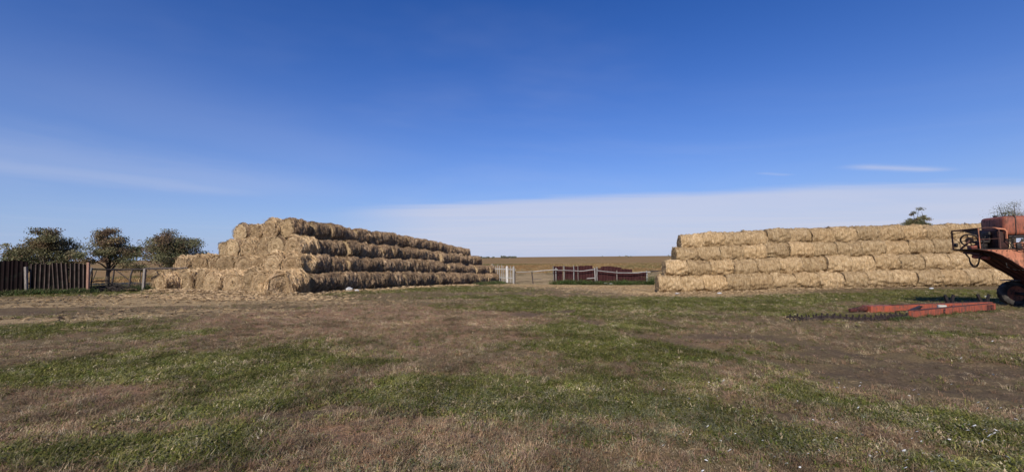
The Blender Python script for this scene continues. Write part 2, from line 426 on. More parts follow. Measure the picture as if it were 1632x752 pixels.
def straw_mat(name, side_lo, side_mid, side_hi, end_lo, end_hi):
    m_, t_, b_ = mat(name, .95, .08)
    v = t_.node('ShaderNodeTexCoord').outputs['Object']
    oi = t_.node('ShaderNodeObjectInfo').outputs['Random']
    off = t_.node('ShaderNodeCombineXYZ')
    for i, k in enumerate((31.0, 17.0, 53.0)): t_.put(off.inputs[i], t_.math('MULTIPLY', oi, k))
    v2 = t_.vmath('ADD', v, off.outputs[0])
    ns = t_.noise(t_.scale(v2, (1, .22, .22)), 13, 6, .78, .8)          # wraps round the side
    nb = t_.noise(v2, 3.6, 6, .75, .5)
    nf = t_.noise(t_.scale(v2, (1, .3, .3)), 60, 3, .7, .3)
    ne = t_.noise(t_.scale(v2, (.3, 1, 1)), 9, 6, .75, 2.2)             # swirled end
    ft = t_.math('ADD', t_.math('MULTIPLY', ns, .62), t_.math('ADD', t_.math('MULTIPLY', nb, .33), t_.math('MULTIPLY', nf, .25)))
    side = t_.ramp(ft, [(.47, side_lo), (.59, side_mid), (.71, side_hi)])
    rv = t_.scale(v, (0, 1, 1)); rl_ = t_.vmath('LENGTH', rv)
    cr_ = t_.node('ShaderNodeCombineXYZ'); t_.put(cr_.inputs[0], t_.math('MULTIPLY_ADD', nb, .22, rl_)); t_.put(cr_.inputs[1], oi)
    nr_ = t_.noise(cr_.outputs[0], 15, 3, .6)                            # rolled-up layers seen end on
    fe = t_.math('ADD', t_.math('ADD', t_.math('MULTIPLY', ne, .45), t_.math('MULTIPLY', nr_, .38)), t_.math('MULTIPLY', nf, .27))
    end = t_.ramp(fe, [(.47, end_lo), (.63, end_hi)])
    a = t_.node('ShaderNodeAttribute', attribute_name='endcap').outputs['Fac']
    fr = t_.node('ShaderNodeAttribute', attribute_name='fibre').outputs['Fac']
    c = t_.mix(a, side, end)
    k = t_.math('MULTIPLY', t_.mapr(oi, 0, 1, .80, 1.14), t_.mapr(fr, 0, 1.6, .84, 1.38))
    cb = t_.node('ShaderNodeCombineXYZ')
    for i in range(3): t_.put(cb.inputs[i], k)
    c = t_.mix(1.0, c, cb.outputs[0], 'MULTIPLY')
    oi2 = t_.math('FRACT', t_.math('MULTIPLY', oi, 7.31))
    c = t_.mix(t_.mapr(oi2, .4, 1, 0, .45), c, t_.mix(1.0, c, (.92, .86, .78), 'MULTIPLY'))
    t_.l.new(c, b_.inputs['Base Color'])
    h = t_.math('ADD', t_.mix(a, ns, ne), t_.math('MULTIPLY', nf, .4))
    bump(t_, b_, h, 1.0, .09)
    return m_
M_bale_fresh = straw_mat('fresh_straw', (.27, .18, .098), (.53, .375, .205), (.77, .60, .37), (.30, .20, .11), (.65, .49, .29))
M_bale_old = straw_mat('weathered_hay', (.095, .060, .038), (.31, .21, .13), (.68, .52, .33), (.34, .225, .12), (.84, .65, .40))
M_bale_loose = straw_mat('tumbled_hay', (.29, .185, .10), (.62, .44, .25), (.85, .67, .42), (.31, .195, .105), (.84, .64, .39))

# ground material
m_, t_, b_ = mat('trampled_steppe_ground', .95, .08)
geo = t_.node('ShaderNodeNewGeometry').outputs['Position']
at = t_.node('ShaderNodeAttribute', attribute_name='cover')
sp = t_.node('ShaderNodeSeparateColor'); t_.l.new(at.outputs['Color'], sp.inputs[0])
g_, s_, e_ = sp.outputs
red_ = at.outputs['Alpha']
field = t_.node('ShaderNodeAttribute', attribute_name='field').outputs['Fac']
nA = t_.noise(geo, 7, 6, .7); nB = t_.noise(geo, 28, 5, .7); nC = t_.noise(geo, 2.1, 6, .65, .5); nD = t_.noise(geo, 110, 3, .6)
base = t_.mix(t_.mapr(nB, .3, .7), (.095, .070, .036), (.27, .20, .108))
redc = t_.mix(t_.mapr(nB, .3, .7), (.155, .092, .052), (.44, .275, .165))
col = t_.mix(t_.mapr(t_.math('ADD', red_, t_.math('MULTIPLY', t_.math('SUBTRACT', nA, .5), 1.2)), .15, .75), base, redc)
grc = t_.mix(t_.mapr(nB, .3, .72), (.055, .056, .013), (.165, .158, .040))
gf = t_.mapr(t_.math('ADD', g_, t_.math('MULTIPLY', t_.math('SUBTRACT', nA, .5), 1.5)), .1, .75)
col = t_.mix(t_.math('MULTIPLY', gf, .85), col, grc)
dc = t_.mix(t_.mapr(nB, .3, .7), (.075, .052, .032), (.20, .143, .088))
ef = t_.mapr(t_.math('ADD', e_, t_.math('MULTIPLY', t_.math('SUBTRACT', nA, .5), .8)), .15, .6)
col = t_.mix(t_.math('MULTIPLY', ef, .85), col, dc)
stc = t_.mix(t_.mapr(nB, .3, .7), (.26, .175, .085), (.62, .46, .25))
nS = t_.noise(t_.scale(geo, (.45, 2.4, 1)), 5, 7, .8)
sf = t_.mapr(t_.math('ADD', s_, t_.math('MULTIPLY', t_.math('SUBTRACT', nS, .5), 4.2)), .48, .75)
col = t_.mix(t_.math('MULTIPLY', sf, .85), col, stc)
# the open steppe: bands of dry grass
fn = t_.noise(t_.scale(geo, (.012, .022, 1)), 1, 7, .72, .6); fn2 = t_.noise(t_.scale(geo, (.25, .25, 1)), 1, 5, .7)
fc = t_.ramp(t_.math('ADD', t_.math('MULTIPLY', fn, .7), t_.math('MULTIPLY', fn2, .3)), [(.36, (.13, .11, .042)), (.45, (.24, .15, .062)), (.52, (.32, .205, .095)), (.58, (.15, .125, .045)), (.68, (.26, .165, .075))])
col = t_.mix(field, col, fc)
t_.l.new(col, b_.inputs['Base Color'])
hh = t_.math('ADD', t_.math('MULTIPLY', nB, 1.0), t_.math('MULTIPLY', nD, .5))
bump(t_, b_, hh, .8, .035)
M_ground = m_

# ------------------------------------------------------------------ ground sheet (polar grid, finer near the camera)
rr = [0.6]
while rr[-1] < 140: rr.append(rr[-1] * 1.0105 + 0.004)
while rr[-1] < 9000: rr.append(rr[-1] * 1.12)
rr = np.array(rr)
front = np.linspace(-66, 66, 560); side = np.linspace(66, 294, 64)[1:-1]
th = np.radians(np.concatenate([front, side]))
NR, NA = len(rr), len(th)
RR, TT = np.meshgrid(rr, th, indexing='ij')
GX = (RR * np.sin(TT)).ravel(); GY = (RR * np.cos(TT)).ravel()
GZ = gz(GX, GY)
rad = np.hypot(GX, GY)
GZ = GZ + ((fbm(GX, GY, 2.6, 4, .6) - .5) * .075 + (fbm(GX, GY, 11, 2) - .5) * .03) * np.clip(1.4 - rad / 45, 0, 1)
GZ = GZ - rutmask(GX, GY) * .035 * (rad < 40)
verts = np.stack([GX, GY, GZ], 1)
verts = np.vstack([verts, [[0, 0, gz1(0, 0)]]])
i, j = np.meshgrid(np.arange(NR - 1), np.arange(NA), indexing='ij')
jn = (j + 1) % NA
f4 = np.stack([i * NA + j, i * NA + jn, (i + 1) * NA + jn, (i + 1) * NA + j], -1).reshape(-1, 4)
f4 = f4[:, ::-1]
jj = np.arange(NA); f3 = np.stack([np.full(NA, NR * NA), (jj + 1) % NA, jj], -1)
me = np_mesh('ground', verts, f4, f3[:, ::-1] * 1, smooth=True)
mg, ms, mE, mr = masks(verts[:, 0], verts[:, 1])
set_attr(me, 'cover', np.stack([mg, ms, mE, mr], 1), 'FLOAT_COLOR')
vx, vy = verts[:, 0], verts[:, 1]
# open steppe starts beyond the fences
fld = np.clip((np.hypot(vx, vy) - np.where(vx > -22, 96, 62) - (fbm(vx, vy, .08, 3) - .5) * 22) / 9, 0, 1)
fld[(vy < 10)] = np.clip((np.hypot(vx, vy)[vy < 10] - 60) / 10, 0, 1)
set_attr(me, 'field', fld)
ground = link('ground', me, M_ground)
ground['kind'] = 'structure'; ground['label'] = 'trampled yard of green weeds, dry brown grass and bare earth'

# ------------------------------------------------------------------ bales
def bale_mesh(name, seed, dia=1.2, length=1.36, shag=1.0, nfib=620, groove=1.0, ragged=0.0, nclump=120, edge=.08):
    r = np.random.default_rng(seed)
    nt, nx = 52, 30
    R0 = dia / 2
    ks = [(r.integers(1, 5), r.uniform(-5, 5), r.uniform(0, 6.28), r.uniform(.006, .018)) for _ in range(7)]
    ks += [(r.integers(5, 14), r.uniform(-14, 14), r.uniform(0, 6.28), r.uniform(.003, .009)) for _ in range(10)]
    gr = [(r.uniform(9, 36), r.uniform(0, 6.28), r.uniform(.005, .013) * groove, r.integers(-2, 3)) for _ in range(5)]
    def rad_(th_, x):
        d_ = np.zeros_like(th_)
        for k, mx, p, a in ks: d_ += a * (1 + 3.0 * ragged) * np.sin(k * th_ + mx * x + p)
        for mx, p, a, k in gr: d_ += a * np.sin(mx * x + p + k * np.sin(th_ + p))
        return R0 + d_
    V = []; E = []
    xs = np.linspace(-1, 1, nx)
    rowsx = []
    # end cap rings then side rings then end cap rings
    prof = []
    for q in (0.12, .35, .6, .8, .93): prof.append((-length / 2 - .035 * (1 - q) * 1.0, q, 1))
    for x in xs:
        e = abs(x); fac = 1 - edge * max(0, (e - .72) / .28) ** 2.0
        prof.append((x * length / 2, fac, 0 if e < .985 else .5))
    for q in (.93, .8, .6, .35, .12): prof.append((length / 2 + .035 * (1 - q), q, 1))
    th_ = np.linspace(0, 2 * np.pi, nt, endpoint=False)
    for x, q, e in prof:
        rd = rad_(th_, x) * q
        xx = x + (r.random(nt) - .5) * .05 * (1 + ragged * 2) * (1 if e else .3)
        if e == 1: xx = xx + .03 * np.sin(q * 21 + th_ * 2)
        V.append(np.stack([xx, rd * np.cos(th_), rd * np.sin(th_)], 1)); E.append(np.full(nt, e))
    n = len(prof)
    V = np.concatenate(V); E = np.concatenate(E)
    i, j = np.meshgrid(np.arange(n - 1), np.arange(nt), indexing='ij'); jn = (j + 1) % nt
    f4 = np.stack([i * nt + j, (i + 1) * nt + j, (i + 1) * nt + jn, i * nt + jn], -1).reshape(-1, 4)
    V = np.vstack([V, [[prof[0][0] - .01, 0, 0], [prof[-1][0] + .01, 0, 0]]]); E = np.append(E, [1, 1])
    c0, c1 = len(V) - 2, len(V) - 1
    jj = np.arange(nt)
    f3 = [np.stack([np.full(nt, c0), jj, (jj + 1) % nt], 1), np.stack([np.full(nt, c1), (n - 1) * nt + (jj + 1) % nt, (n - 1) * nt + jj], 1)]
    fib = np.zeros(len(V))
    # loose straws standing proud of the surface
    m1 = int(nfib * .72)
    t0 = r.uniform(0, 2 * np.pi, m1); x0 = r.uniform(-length / 2, length / 2, m1)
    L = r.uniform(.10, .38, m1) * shag; dt = L / R0 * r.choice([-1, 1], m1); dx = r.normal(0, .12, m1) * L * 2
    wd = r.uniform(.005, .012, m1)
    def P3(t_, x_, h): 
        q_ = rad_(t_, x_) + h
        return np.stack([x_, q_ * np.cos(t_), q_ * np.sin(t_)], 1)
    A = P3(t0, x0 - wd, -.01); B = P3(t0, x0 + wd, -.01); C = P3(t0 + dt, x0 + dx, r.uniform(.0, .06, m1) * shag)
    Mi = P3(t0 + dt * .5, x0 + dx * .5 + wd, r.uniform(.01, .035, m1) * shag); Mj = P3(t0 + dt * .5, x0 + dx * .5 - wd, r.uniform(.01, .035, m1) * shag)
    b = len(V); V = np.vstack([V, np.stack([A, B, Mi, Mj, C], 1).reshape(-1, 3)])
    q0 = b + np.arange(m1) * 5
    f4 = np.vstack([f4, np.stack([q0, q0 + 1, q0 + 2, q0 + 3], 1)]); f3.append(np.stack([q0 + 3, q0 + 2, q0 + 4], 1))
    E = np.append(E, np.zeros(m1 * 5)); fib = np.append(fib, np.repeat(r.random(m1), 5))
    # straws on the round ends, swirling
    m2 = nfib - m1
    sgn = r.choice([-1, 1], m2); q_ = np.sqrt(r.random(m2)) * R0 * .95; a_ = r.uniform(0, 6.28, m2)
    L = r.uniform(.08, .3, m2) * shag; da = L / np.maximum(q_, .15) * r.choice([-1, 1], m2)
    h = length / 2 + .02
    def Q3(qq, aa, hh): return np.stack([sgn * (h + hh), qq * np.cos(aa), qq * np.sin(aa)], 1)
    A = Q3(q_, a_, -.02); B = Q3(q_ + .02, a_, -.02); C = Q3(q_ + r.normal(0, .05, m2), a_ + da, r.uniform(0, .09, m2) * shag)
    b = len(V); V = np.vstack([V, np.stack([A, B, C], 1).reshape(-1, 3)]); q0 = b + np.arange(m2) * 3
    f3.append(np.stack([q0, q0 + 1, q0 + 2], 1)); E = np.append(E, np.ones(m2 * 3)); fib = np.append(fib, np.repeat(r.random(m2), 3))
    # thick wisps lying over the side, hanging where gravity pulls them
    m3 = nclump; t0 = r.uniform(0, 2 * np.pi, m3); x0 = r.uniform(-length / 2, length / 2, m3); L = r.uniform(.15, .5, m3) * (shag * .5 + .5)
    dt = L / R0 * r.choice([-1, 1], m3); dx = r.normal(0, .10, m3) * L; wd = r.uniform(.006, .015, m3)
    A = P3(t0, x0 - wd, -.01); B = P3(t0, x0 + wd, -.01); Mi = P3(t0 + dt * .45, x0 + dx + wd * .9, r.uniform(.012, .03, m3) * shag); Mj = P3(t0 + dt * .45, x0 + dx - wd * .9, r.uniform(.012, .03, m3) * shag)
    C = P3(t0 + dt, x0 + dx * 2, r.uniform(-.01, .05, m3) * shag)
    b = len(V); V = np.vstack([V, np.stack([A, B, Mi, Mj, C], 1).reshape(-1, 3)]); q0 = b + np.arange(m3) * 5
    f4 = np.vstack([f4, np.stack([q0, q0 + 1, q0 + 2, q0 + 3], 1)]); f3.append(np.stack([q0 + 3, q0 + 2, q0 + 4], 1))
    E = np.append(E, np.zeros(m3 * 5)); fib = np.append(fib, np.repeat(r.uniform(.2, 1.6, m3), 5))
    me = np_mesh(name, V, f4, np.vstack(f3), smooth=True)
    set_attr(me, 'endcap', E); set_attr(me, 'fibre', fib)
    return me
old_meshes = [bale_mesh('weathered_bale', 100 + k, 1.27, 1.34, 1.3, 1300, groove=1.3, ragged=.28, nclump=260, edge=.12) for k in range(7)]
loose_meshes = [bale_mesh('tumbled_bale', 200 + k, 1.22, 1.4, 2.0, 2600, groove=1.3, ragged=.8, nclump=420) for k in range(5)]
fresh_meshes = [bale_mesh('fresh_bale', 300 + k, 1.27, 1.63, .8, 1100, groove=1.2, ragged=.22, nclump=200, edge=.06) for k in range(8)]
for mm in old_meshes: mm.materials.append(M_bale_old)
for mm in loose_meshes: mm.materials.append(M_bale_loose)
for mm in fresh_meshes: mm.materials.append(M_bale_fresh)
ORD = 'first second third fourth fifth sixth seventh eighth ninth tenth eleventh twelfth thirteenth fourteenth fifteenth sixteenth seventeenth eighteenth nineteenth twentieth'.split() + \
      ['twenty-first', 'twenty-second', 'twenty-third', 'twenty-fourth', 'twenty-fifth', 'twenty-sixth']
def bale(meshes, loc, yaw, label, group, roll=None, tilt=0.0, scale=1.0):
    o = bpy.data.objects.new('round_bale', random.choice(meshes)); COL.objects.link(o)
    o.rotation_euler = (random.uniform(0, 6.28) if roll is None else roll, tilt + random.gauss(0, .012), yaw + random.gauss(0, .02))
    o.location = loc; o.scale = (1, scale, scale)
    tag(o, label, 'hay bale', group); return o

# left stack: bales lie end to end along a line receding to the right
LU = Vector((-.947, .32, 0))     # across the stack (to the left)
LV = Vector((.32, .947, 0))      # along the stack (away from the camera)
LO = Vector((-12.2, 25.0, 0))
yawL = math.atan2(LV.y, LV.x)
DB, WB = 1.2, 1.39
t_start = [0.0, .8, 1.4, 1.6]; t_end = [32.9, 32.4, 30.2, 28.2]; ncol = [9, 8, 6, 5]; SL = [1.4, 1.42, 1.32, 1.22]
layers = ['bottom', 'second', 'third', 'top']
G1 = 'round hay bales of the left stack'
for L_ in range(4):
    nlen = int(round((t_end[L_] - t_start[L_]) / WB))
    for c in range(ncol[L_]):
        for k in range(nlen):
            edgeL = (c == ncol[L_] - 1)
            if not (c == 0 or k < 2 or (L_ == 3) or (edgeL) or (k == nlen - 1)): continue
            if edgeL and L_ < 3 and k > 8 and k < nlen - 1: continue
            if L_ == 3 and c in (1, 2) and k > 14: continue
            step = -.35 * (c % 3 == 1) + (.35 if c % 3 == 2 else 0) if k < 2 and c else 0
            tt = t_start[L_] + (k + .5) * WB + step * .6 + (.10 * c if L_ < 3 else 0)
            if L_ == 3 and c >= 2: tt += .9
            if L_ == 3 and k >= 1 and c == 0: tt += .35
            p = LO + LU * (DB * (.5 + L_ * .5) + c * SL[L_]) + LV * tt
            fl = LO + LU * DB * .5 + LV * tt
            g0 = float(gz(np.array([fl.x + LU.x * 2]), np.array([fl.y + LU.y * 2]))[0]) * .5 + gz1(fl.x, fl.y) * .5
            z = g0 + .57 + L_ * (1.13 - .0035 * tt) + random.gauss(0, .03) + (.12 if (L_ == 3 and k == 0 and c == 0) else 0)
            if L_ == 3 and k > nlen - 6: z -= .12
            if L_ == 0 and k == 0: p -= LV * .55; z += .09
            p.z = z
            p += LU * random.gauss(0, .085)
            if c == 0:
                if k == 0: lab = 'weathered hay bale with its round end showing at the near corner, %s layer, left stack' % layers[L_]
                else: lab = 'weathered hay bale %s from the near corner, %s layer, shaded long side of left stack' % (ORD[k], layers[L_])
            elif k == 0: lab = 'hay bale with sunlit round end, %s from the right in %s layer of left stack' % (ORD[c], layers[L_])
            elif k == nlen - 1: lab = 'hay bale closing the far end, %s from the right, %s layer of left stack' % (ORD[c], layers[L_])
            elif edgeL: lab = 'hay bale %s from the near end, %s layer, far left flank of left stack' % (ORD[k], layers[L_])
            else: lab = 'hay bale %s from the near end in %s file of %s layer, left stack' % (ORD[k], ORD[c], layers[L_])
            loose = (k == 0 and (L_ < 2 and c < 7 or random.random() < .3)) or (c > 3 and k < 3 and L_ < 2)
            bale(loose_meshes if loose else old_meshes, p, yawL + random.gauss(0, .12 if (loose and c) else .05), lab, G1, tilt=random.gauss(0, .03) if loose else 0,
                 scale=(1.20 if L_ == 0 and k == 0 else (SL[L_] / 1.2 - 1) * .6 + 1 if c else 1.0) * random.uniform(.93, 1.05))
# tumbled bales lying loose at the foot of the left end
for (pxl, Yd, s_, ya, lab) in [(279, 28.2, 1.0, 1.0, 'collapsed shaggy hay bale lying leftmost at the foot of the left stack'),
                               (442, 24.9, 1.06, 2.3, 'big unravelling hay bale slumped before the near corner of left stack')]:
    x = wx(pxl, Yd)
    bale(loose_meshes, (x, Yd, gz1(x, Yd) + .52), ya, lab, G1, scale=s_)

# right stack: bales lie end to end across the view, long sides to the camera
RO = Vector((10.3, 31.8 - .61, 0)); DR, WR = 1.22, 1.60
r_start = [10.9, 11.55, 12.5, 13.15]; r_end = [36.5, 36.0, 35.6, 35.3]
G2 = 'golden round bales of the right stack'
nrank = [4, 3, 3, 2]
for L_ in range(4):
    n = int(round((r_end[L_] - r_start[L_]) / WR))
    for rk in range(nrank[L_]):
        for k in range(n):
            if rk > 0 and not (k < 2 or L_ == 3 or k == n - 1): continue
            x = r_start[L_] + (k + .5) * (r_end[L_] - r_start[L_]) / n + (0 if rk == 0 else .42 * rk)
            y = 32.6 - (x - 10.5) * .095 + DR * (.5 + rk + L_ * .42)
            g0 = gz1(x, 32.0)
            z = g0 + .60 + L_ * 1.085 + random.gauss(0, .028)
            if L_ == 3 and k == 0: z -= .18
            if L_ == 3 and k in (2, 3): z -= .07
            lab = ('golden straw bale %s from the left in the %s row, front of right stack' % (ORD[k], layers[L_])) if rk == 0 else \
                  ('golden straw bale %s from the left, %s rank behind, %s row of right stack' % (ORD[k], ORD[rk], layers[L_]))
            bale(fresh_meshes, (x, y + random.gauss(0, .04), z), random.choice((0, math.pi)) - .095, lab, G2, scale=random.uniform(.97, 1.03))

# loose straw strewn at the foot of the stacks
def strand_mesh(name, pts, L=(.1, .4), w_=.008, lift=.05, seed=1):
    r = np.random.default_rng(seed); n = len(pts)
    a = r.uniform(0, 6.28, n); ln = r.uniform(*L, n)
    d_ = np.stack([np.cos(a), np.sin(a), r.uniform(-.12, .35, n)], 1) * ln[:, None]
    s_ = np.stack([-np.sin(a), np.cos(a), r.uniform(-.5, .5, n)], 1) * w_
    A = pts - d_ / 2 - s_; B = pts - d_ / 2 + s_; C = pts + d_ / 2
    mid = pts + s_ * .6 + np.array([0, 0, 1]) * (r.random(n) * lift)[:, None]
    V = np.stack([A, B, mid, C], 1).reshape(-1, 3); q = np.arange(n) * 4
    me = np_mesh(name, V, None, np.vstack([np.stack([q, q + 1, q + 2], 1), np.stack([q, q + 2, q + 3], 1)]))
    set_attr(me, 'fibre', np.repeat(r.random(n), 4)); set_attr(me, 'endcap', np.ones(n * 4))
    return me
def foot(n, a, b, spread, hgt):
    k = rng.random(n); A = np.array(a); B = np.array(b)
    p = A + (B - A) * k[:, None] + rng.normal(0, 1, (n, 2)) * spread
    z = gz(p[:, 0], p[:, 1]) + rng.random(n) ** 2.5 * hgt
    return np.column_stack([p, z])
pts = np.vstack([foot(9000, (-21.5, 27.0), (-12.4, 24.3), (.7, .25), .22), foot(6000, (-20, 25.0), (-11, 22.6), (1.6, .7), .05), foot(2600, (-12, 25), (-4, 47), (.3, .8), .12)])
o = link('loose_straw', strand_mesh('loose_straw', pts, (.15, .5), .0042), M_bale_loose)
tag(o, 'loose straw spilled at the foot of the left hay stack', 'straw', kind='stuff')
pts = np.vstack([foot(6000, (10, 31.6), (35, 31.4), (.5, .3), .14), foot(1500, (9.2, 33), (9.9, 31), (.5, .9), .06)])
o = link('loose_straw', strand_mesh('loose_straw', pts, (.12, .4), .009, seed=2), M_bale_fresh)
tag(o, 'golden loose straw along the foot of the right straw stack', 'straw', kind='stuff')

lx = rng.uniform(-34, 26, 260000); ly = rng.uniform(11, 50, 260000)
_, lms, _, _ = masks(lx, ly); kp = (rng.random(len(lx)) < np.clip(lms - .2, 0, .8) * .5 * np.clip((fbm(lx * .4, ly * 1.6, 1.6, 3, .7) - .42) * 7, .08, 1)); lx = lx[kp]; ly = ly[kp]
o = link('loose_straw', strand_mesh('loose_straw', np.column_stack([lx, ly, gz(lx, ly) + .03]), (.10, .34), .0042, seed=3), M_bale_fresh)
tag(o, 'pale straw litter trodden into the yard before the stacks', 'straw', kind='stuff')

# ------------------------------------------------------------------ low plants: tufts spread by geometry nodes
m_, t_, b_ = mat('low_plants', .9, .12)
ti = t_.node('ShaderNodeAttribute', attribute_name='tint', attribute_type='INSTANCER').outputs['Color']
bl = t_.node('ShaderNodeAttribute', attribute_name='blade').outputs['Fac']
cb = t_.node('ShaderNodeCombineXYZ'); k = t_.mapr(bl, 0, 1, .62, 1.42)
for i in range(3): t_.put(cb.inputs[i], k)
t_.l.new(t_.mix(1.0, ti, cb.outputs[0], 'MULTIPLY'), b_.inputs['Base Color'])
tr = t_.node('ShaderNodeBsdfTranslucent'); t_.l.new(t_.mix(1.0, ti, cb.outputs[0], 'MULTIPLY'), tr.inputs[0])
mx = t_.node('ShaderNodeMixShader'); mx.inputs[0].default_value = .18
t_.l.new(b_.outputs[0], mx.inputs[1]); t_.l.new(tr.outputs[0], mx.inputs[2])
t_.l.new(mx.outputs[0], m_.node_tree.nodes['Material Output'].inputs[0])
M_plant = m_
def tuft(name, kind, seed):
    r = np.random.default_rng(seed); V = []; F3 = []; Bv = []
    def tri(a, b, c, v):
        q = len(V); V.extend([a, b, c]); F3.append((q, q + 1, q + 2)); Bv.extend([v] * 3)
    if kind == 'leafy':         # creeping knotweed: little leaves close to the ground
        for _ in range(32):
            p = np.array([r.normal(0, .05), r.normal(0, .05), abs(r.normal(.010, .016))]); a = r.uniform(0, 6.28); l = r.uniform(.014, .038)
            d_ = np.array([math.cos(a), math.sin(a), r.uniform(-.1, .9)]) * l; s_ = np.array([-math.sin(a), math.cos(a), r.uniform(-.3, .3)]) * l * .28
            v = r.random(); tri(p - s_, p + s_, p + d_, v)
    elif kind == 'wiry':        # dry branching stalks
        for _ in range(9):
            p = np.array([r.normal(0, .03), r.normal(0, .03), -.005]); a = r.uniform(0, 6.28); l = r.uniform(.04, .10); up = r.uniform(.4, 1.2)
            d_ = np.array([math.cos(a), math.sin(a), up]); d_ /= np.linalg.norm(d_); q_ = p + d_ * l
            s_ = np.array([-math.sin(a), math.cos(a), 0]) * .0022; v = r.random()
            tri(p - s_, p + s_, q_, v)
            for _ in range(3):
                u = r.uniform(.3, 1); b0 = p + d_ * l * u; a2 = r.uniform(0, 6.28); e_ = np.array([math.cos(a2), math.sin(a2), r.uniform(.1, 1.1)]) * r.uniform(.012, .032)
                s2 = np.array([-math.sin(a2), math.cos(a2), 0]) * .0030
                tri(b0 - s2, b0 + s2, b0 + e_, r.random())
    else:                       # grass blades
        for _ in range(16):
            p = np.array([r.normal(0, .03), r.normal(0, .03), -.005]); a = r.uniform(0, 6.28); l = r.uniform(.05, .12)
            o1 = np.array([math.cos(a), math.sin(a), 0]); s_ = np.array([-math.sin(a), math.cos(a), 0]) * .0028
            m1 = p + o1 * l * .25 + np.array([0, 0, l * .6]); e_ = p + o1 * l * r.uniform(.5, .9) + np.array([0, 0, l * r.uniform(.5, 1)])
            v = r.random(); tri(p - s_, p + s_, m1, v); tri(p + s_, m1 + s_, m1 - s_ * .2, v); tri(m1 - s_, m1 + s_, e_, v)
    me = np_mesh(name, np.array(V), None, F3); set_attr(me, 'blade', Bv); me.materials.append(M_plant)
    return me
tc = bpy.data.collections.new('plant_kinds')     # sources for the scatter, not part of the scene itself
for k_, (kind, nm) in enumerate([('leafy', 'a'), ('leafy', 'b'), ('leafy', 'c'), ('wiry', 'd'), ('wiry', 'e'), ('wiry', 'f'), ('blade', 'g'), ('blade', 'h')]):
    tc.objects.link(bpy.data.objects.new('t%d' % k_, tuft('plant', kind, 40 + k_)))
def scatter(name, P_, S_, K_, T_, label, cat):
    """P positions, S scale, K plant kind index, T tint"""
    me = bpy.data.meshes.new(name); me.vertices.add(len(P_)); me.vertices.foreach_set('co', P_.astype(np.float32).ravel())
    set_attr(me, 'sc', S_); set_attr(me, 'tint', T_, 'FLOAT_VECTOR'); set_attr(me, 'rz', rng.uniform(0, 6.28, len(P_)))
    a = me.attributes.new('kind_id', 'INT', 'POINT'); a.data.foreach_set('value', K_.astype(np.int32))
    o = link(name, me); tag(o, label, cat, kind='stuff')
    g = bpy.data.node_groups.new(name, 'GeometryNodeTree')
    g.interface.new_socket('Geometry', in_out='INPUT', socket_type='NodeSocketGeometry'); g.interface.new_socket('Geometry', in_out='OUTPUT', socket_type='NodeSocketGeometry')
    N = g.nodes; Lk = g.links
    gi = N.new('NodeGroupInput'); go = N.new('NodeGroupOutput'); ci = N.new('GeometryNodeCollectionInfo'); ci.inputs['Collection'].default_value = tc
    ci.inputs['Separate Children'].default_value = True; ci.inputs['Reset Children'].default_value = True
    ip = N.new('GeometryNodeInstanceOnPoints'); ip.inputs['Pick Instance'].default_value = True
    def na(nm, ty):
        x = N.new('GeometryNodeInputNamedAttribute'); x.data_type = ty; x.inputs[0].default_value = nm; return x.outputs[0]
    Lk.new(gi.outputs[0], ip.inputs['Points']); Lk.new(ci.outputs[0], ip.inputs['Instance'])
    Lk.new(na('kind_id', 'INT'), ip.inputs['Instance Index'])
    cx = N.new('ShaderNodeCombineXYZ'); Lk.new(na('rz', 'FLOAT'), cx.inputs[2]); Lk.new(cx.outputs[0], ip.inputs['Rotation'])
    cs = N.new('ShaderNodeCombineXYZ'); sN = na('sc', 'FLOAT')
    for i_ in range(3): Lk.new(sN, cs.inputs[i_])
    Lk.new(cs.outputs[0], ip.inputs['Scale']); Lk.new(ip.outputs[0], go.inputs[0])
    md = o.modifiers.new('scatter', 'NODES'); md.node_group = g
    return o
def sector(n, r0, r1, half):
    r_ = np.sqrt(rng.uniform(r0 * r0, r1 * r1, n)); a = np.radians(rng.uniform(-half, half, n)); return r_ * np.sin(a), r_ * np.cos(a)
def near_z(x, y):
    rd = np.hypot(x, y)
    return gz(x, y) - rutmask(x, y) * .035 * (rd < 40) + ((fbm(x, y, 2.6, 4, .6) - .5) * .075 + (fbm(x, y, 11, 2) - .5) * .03) * np.clip(1.4 - rd / 45, 0, 1)
xs, ys, ss = [], [], []
for n, r0, r1, s0 in ((76000, 2.6, 7.5, .78), (84000, 7.5, 14, .80), (60000, 14, 24, .95), (42000, 24, 42, 1.2), (14000, 42, 60, 1.6)):
    x, y = sector(n, r0, r1, 56); xs.append(x); ys.append(y); ss.append(np.full(n, s0))
x = np.concatenate(xs); y = np.concatenate(ys); s = np.concatenate(ss)
mg, ms, mE, mr = masks(x, y)
u = rng.random(len(x))
dens = np.clip(.30 + 1.2 * mg + .35 * mr - .9 * mE - .25 * ms, .06, 1)
clump = fbm(x, y, 2.3, 3, .6)
keep = u < dens * np.clip(.45 + (clump - .35) * 2.6, .2, 1.15)
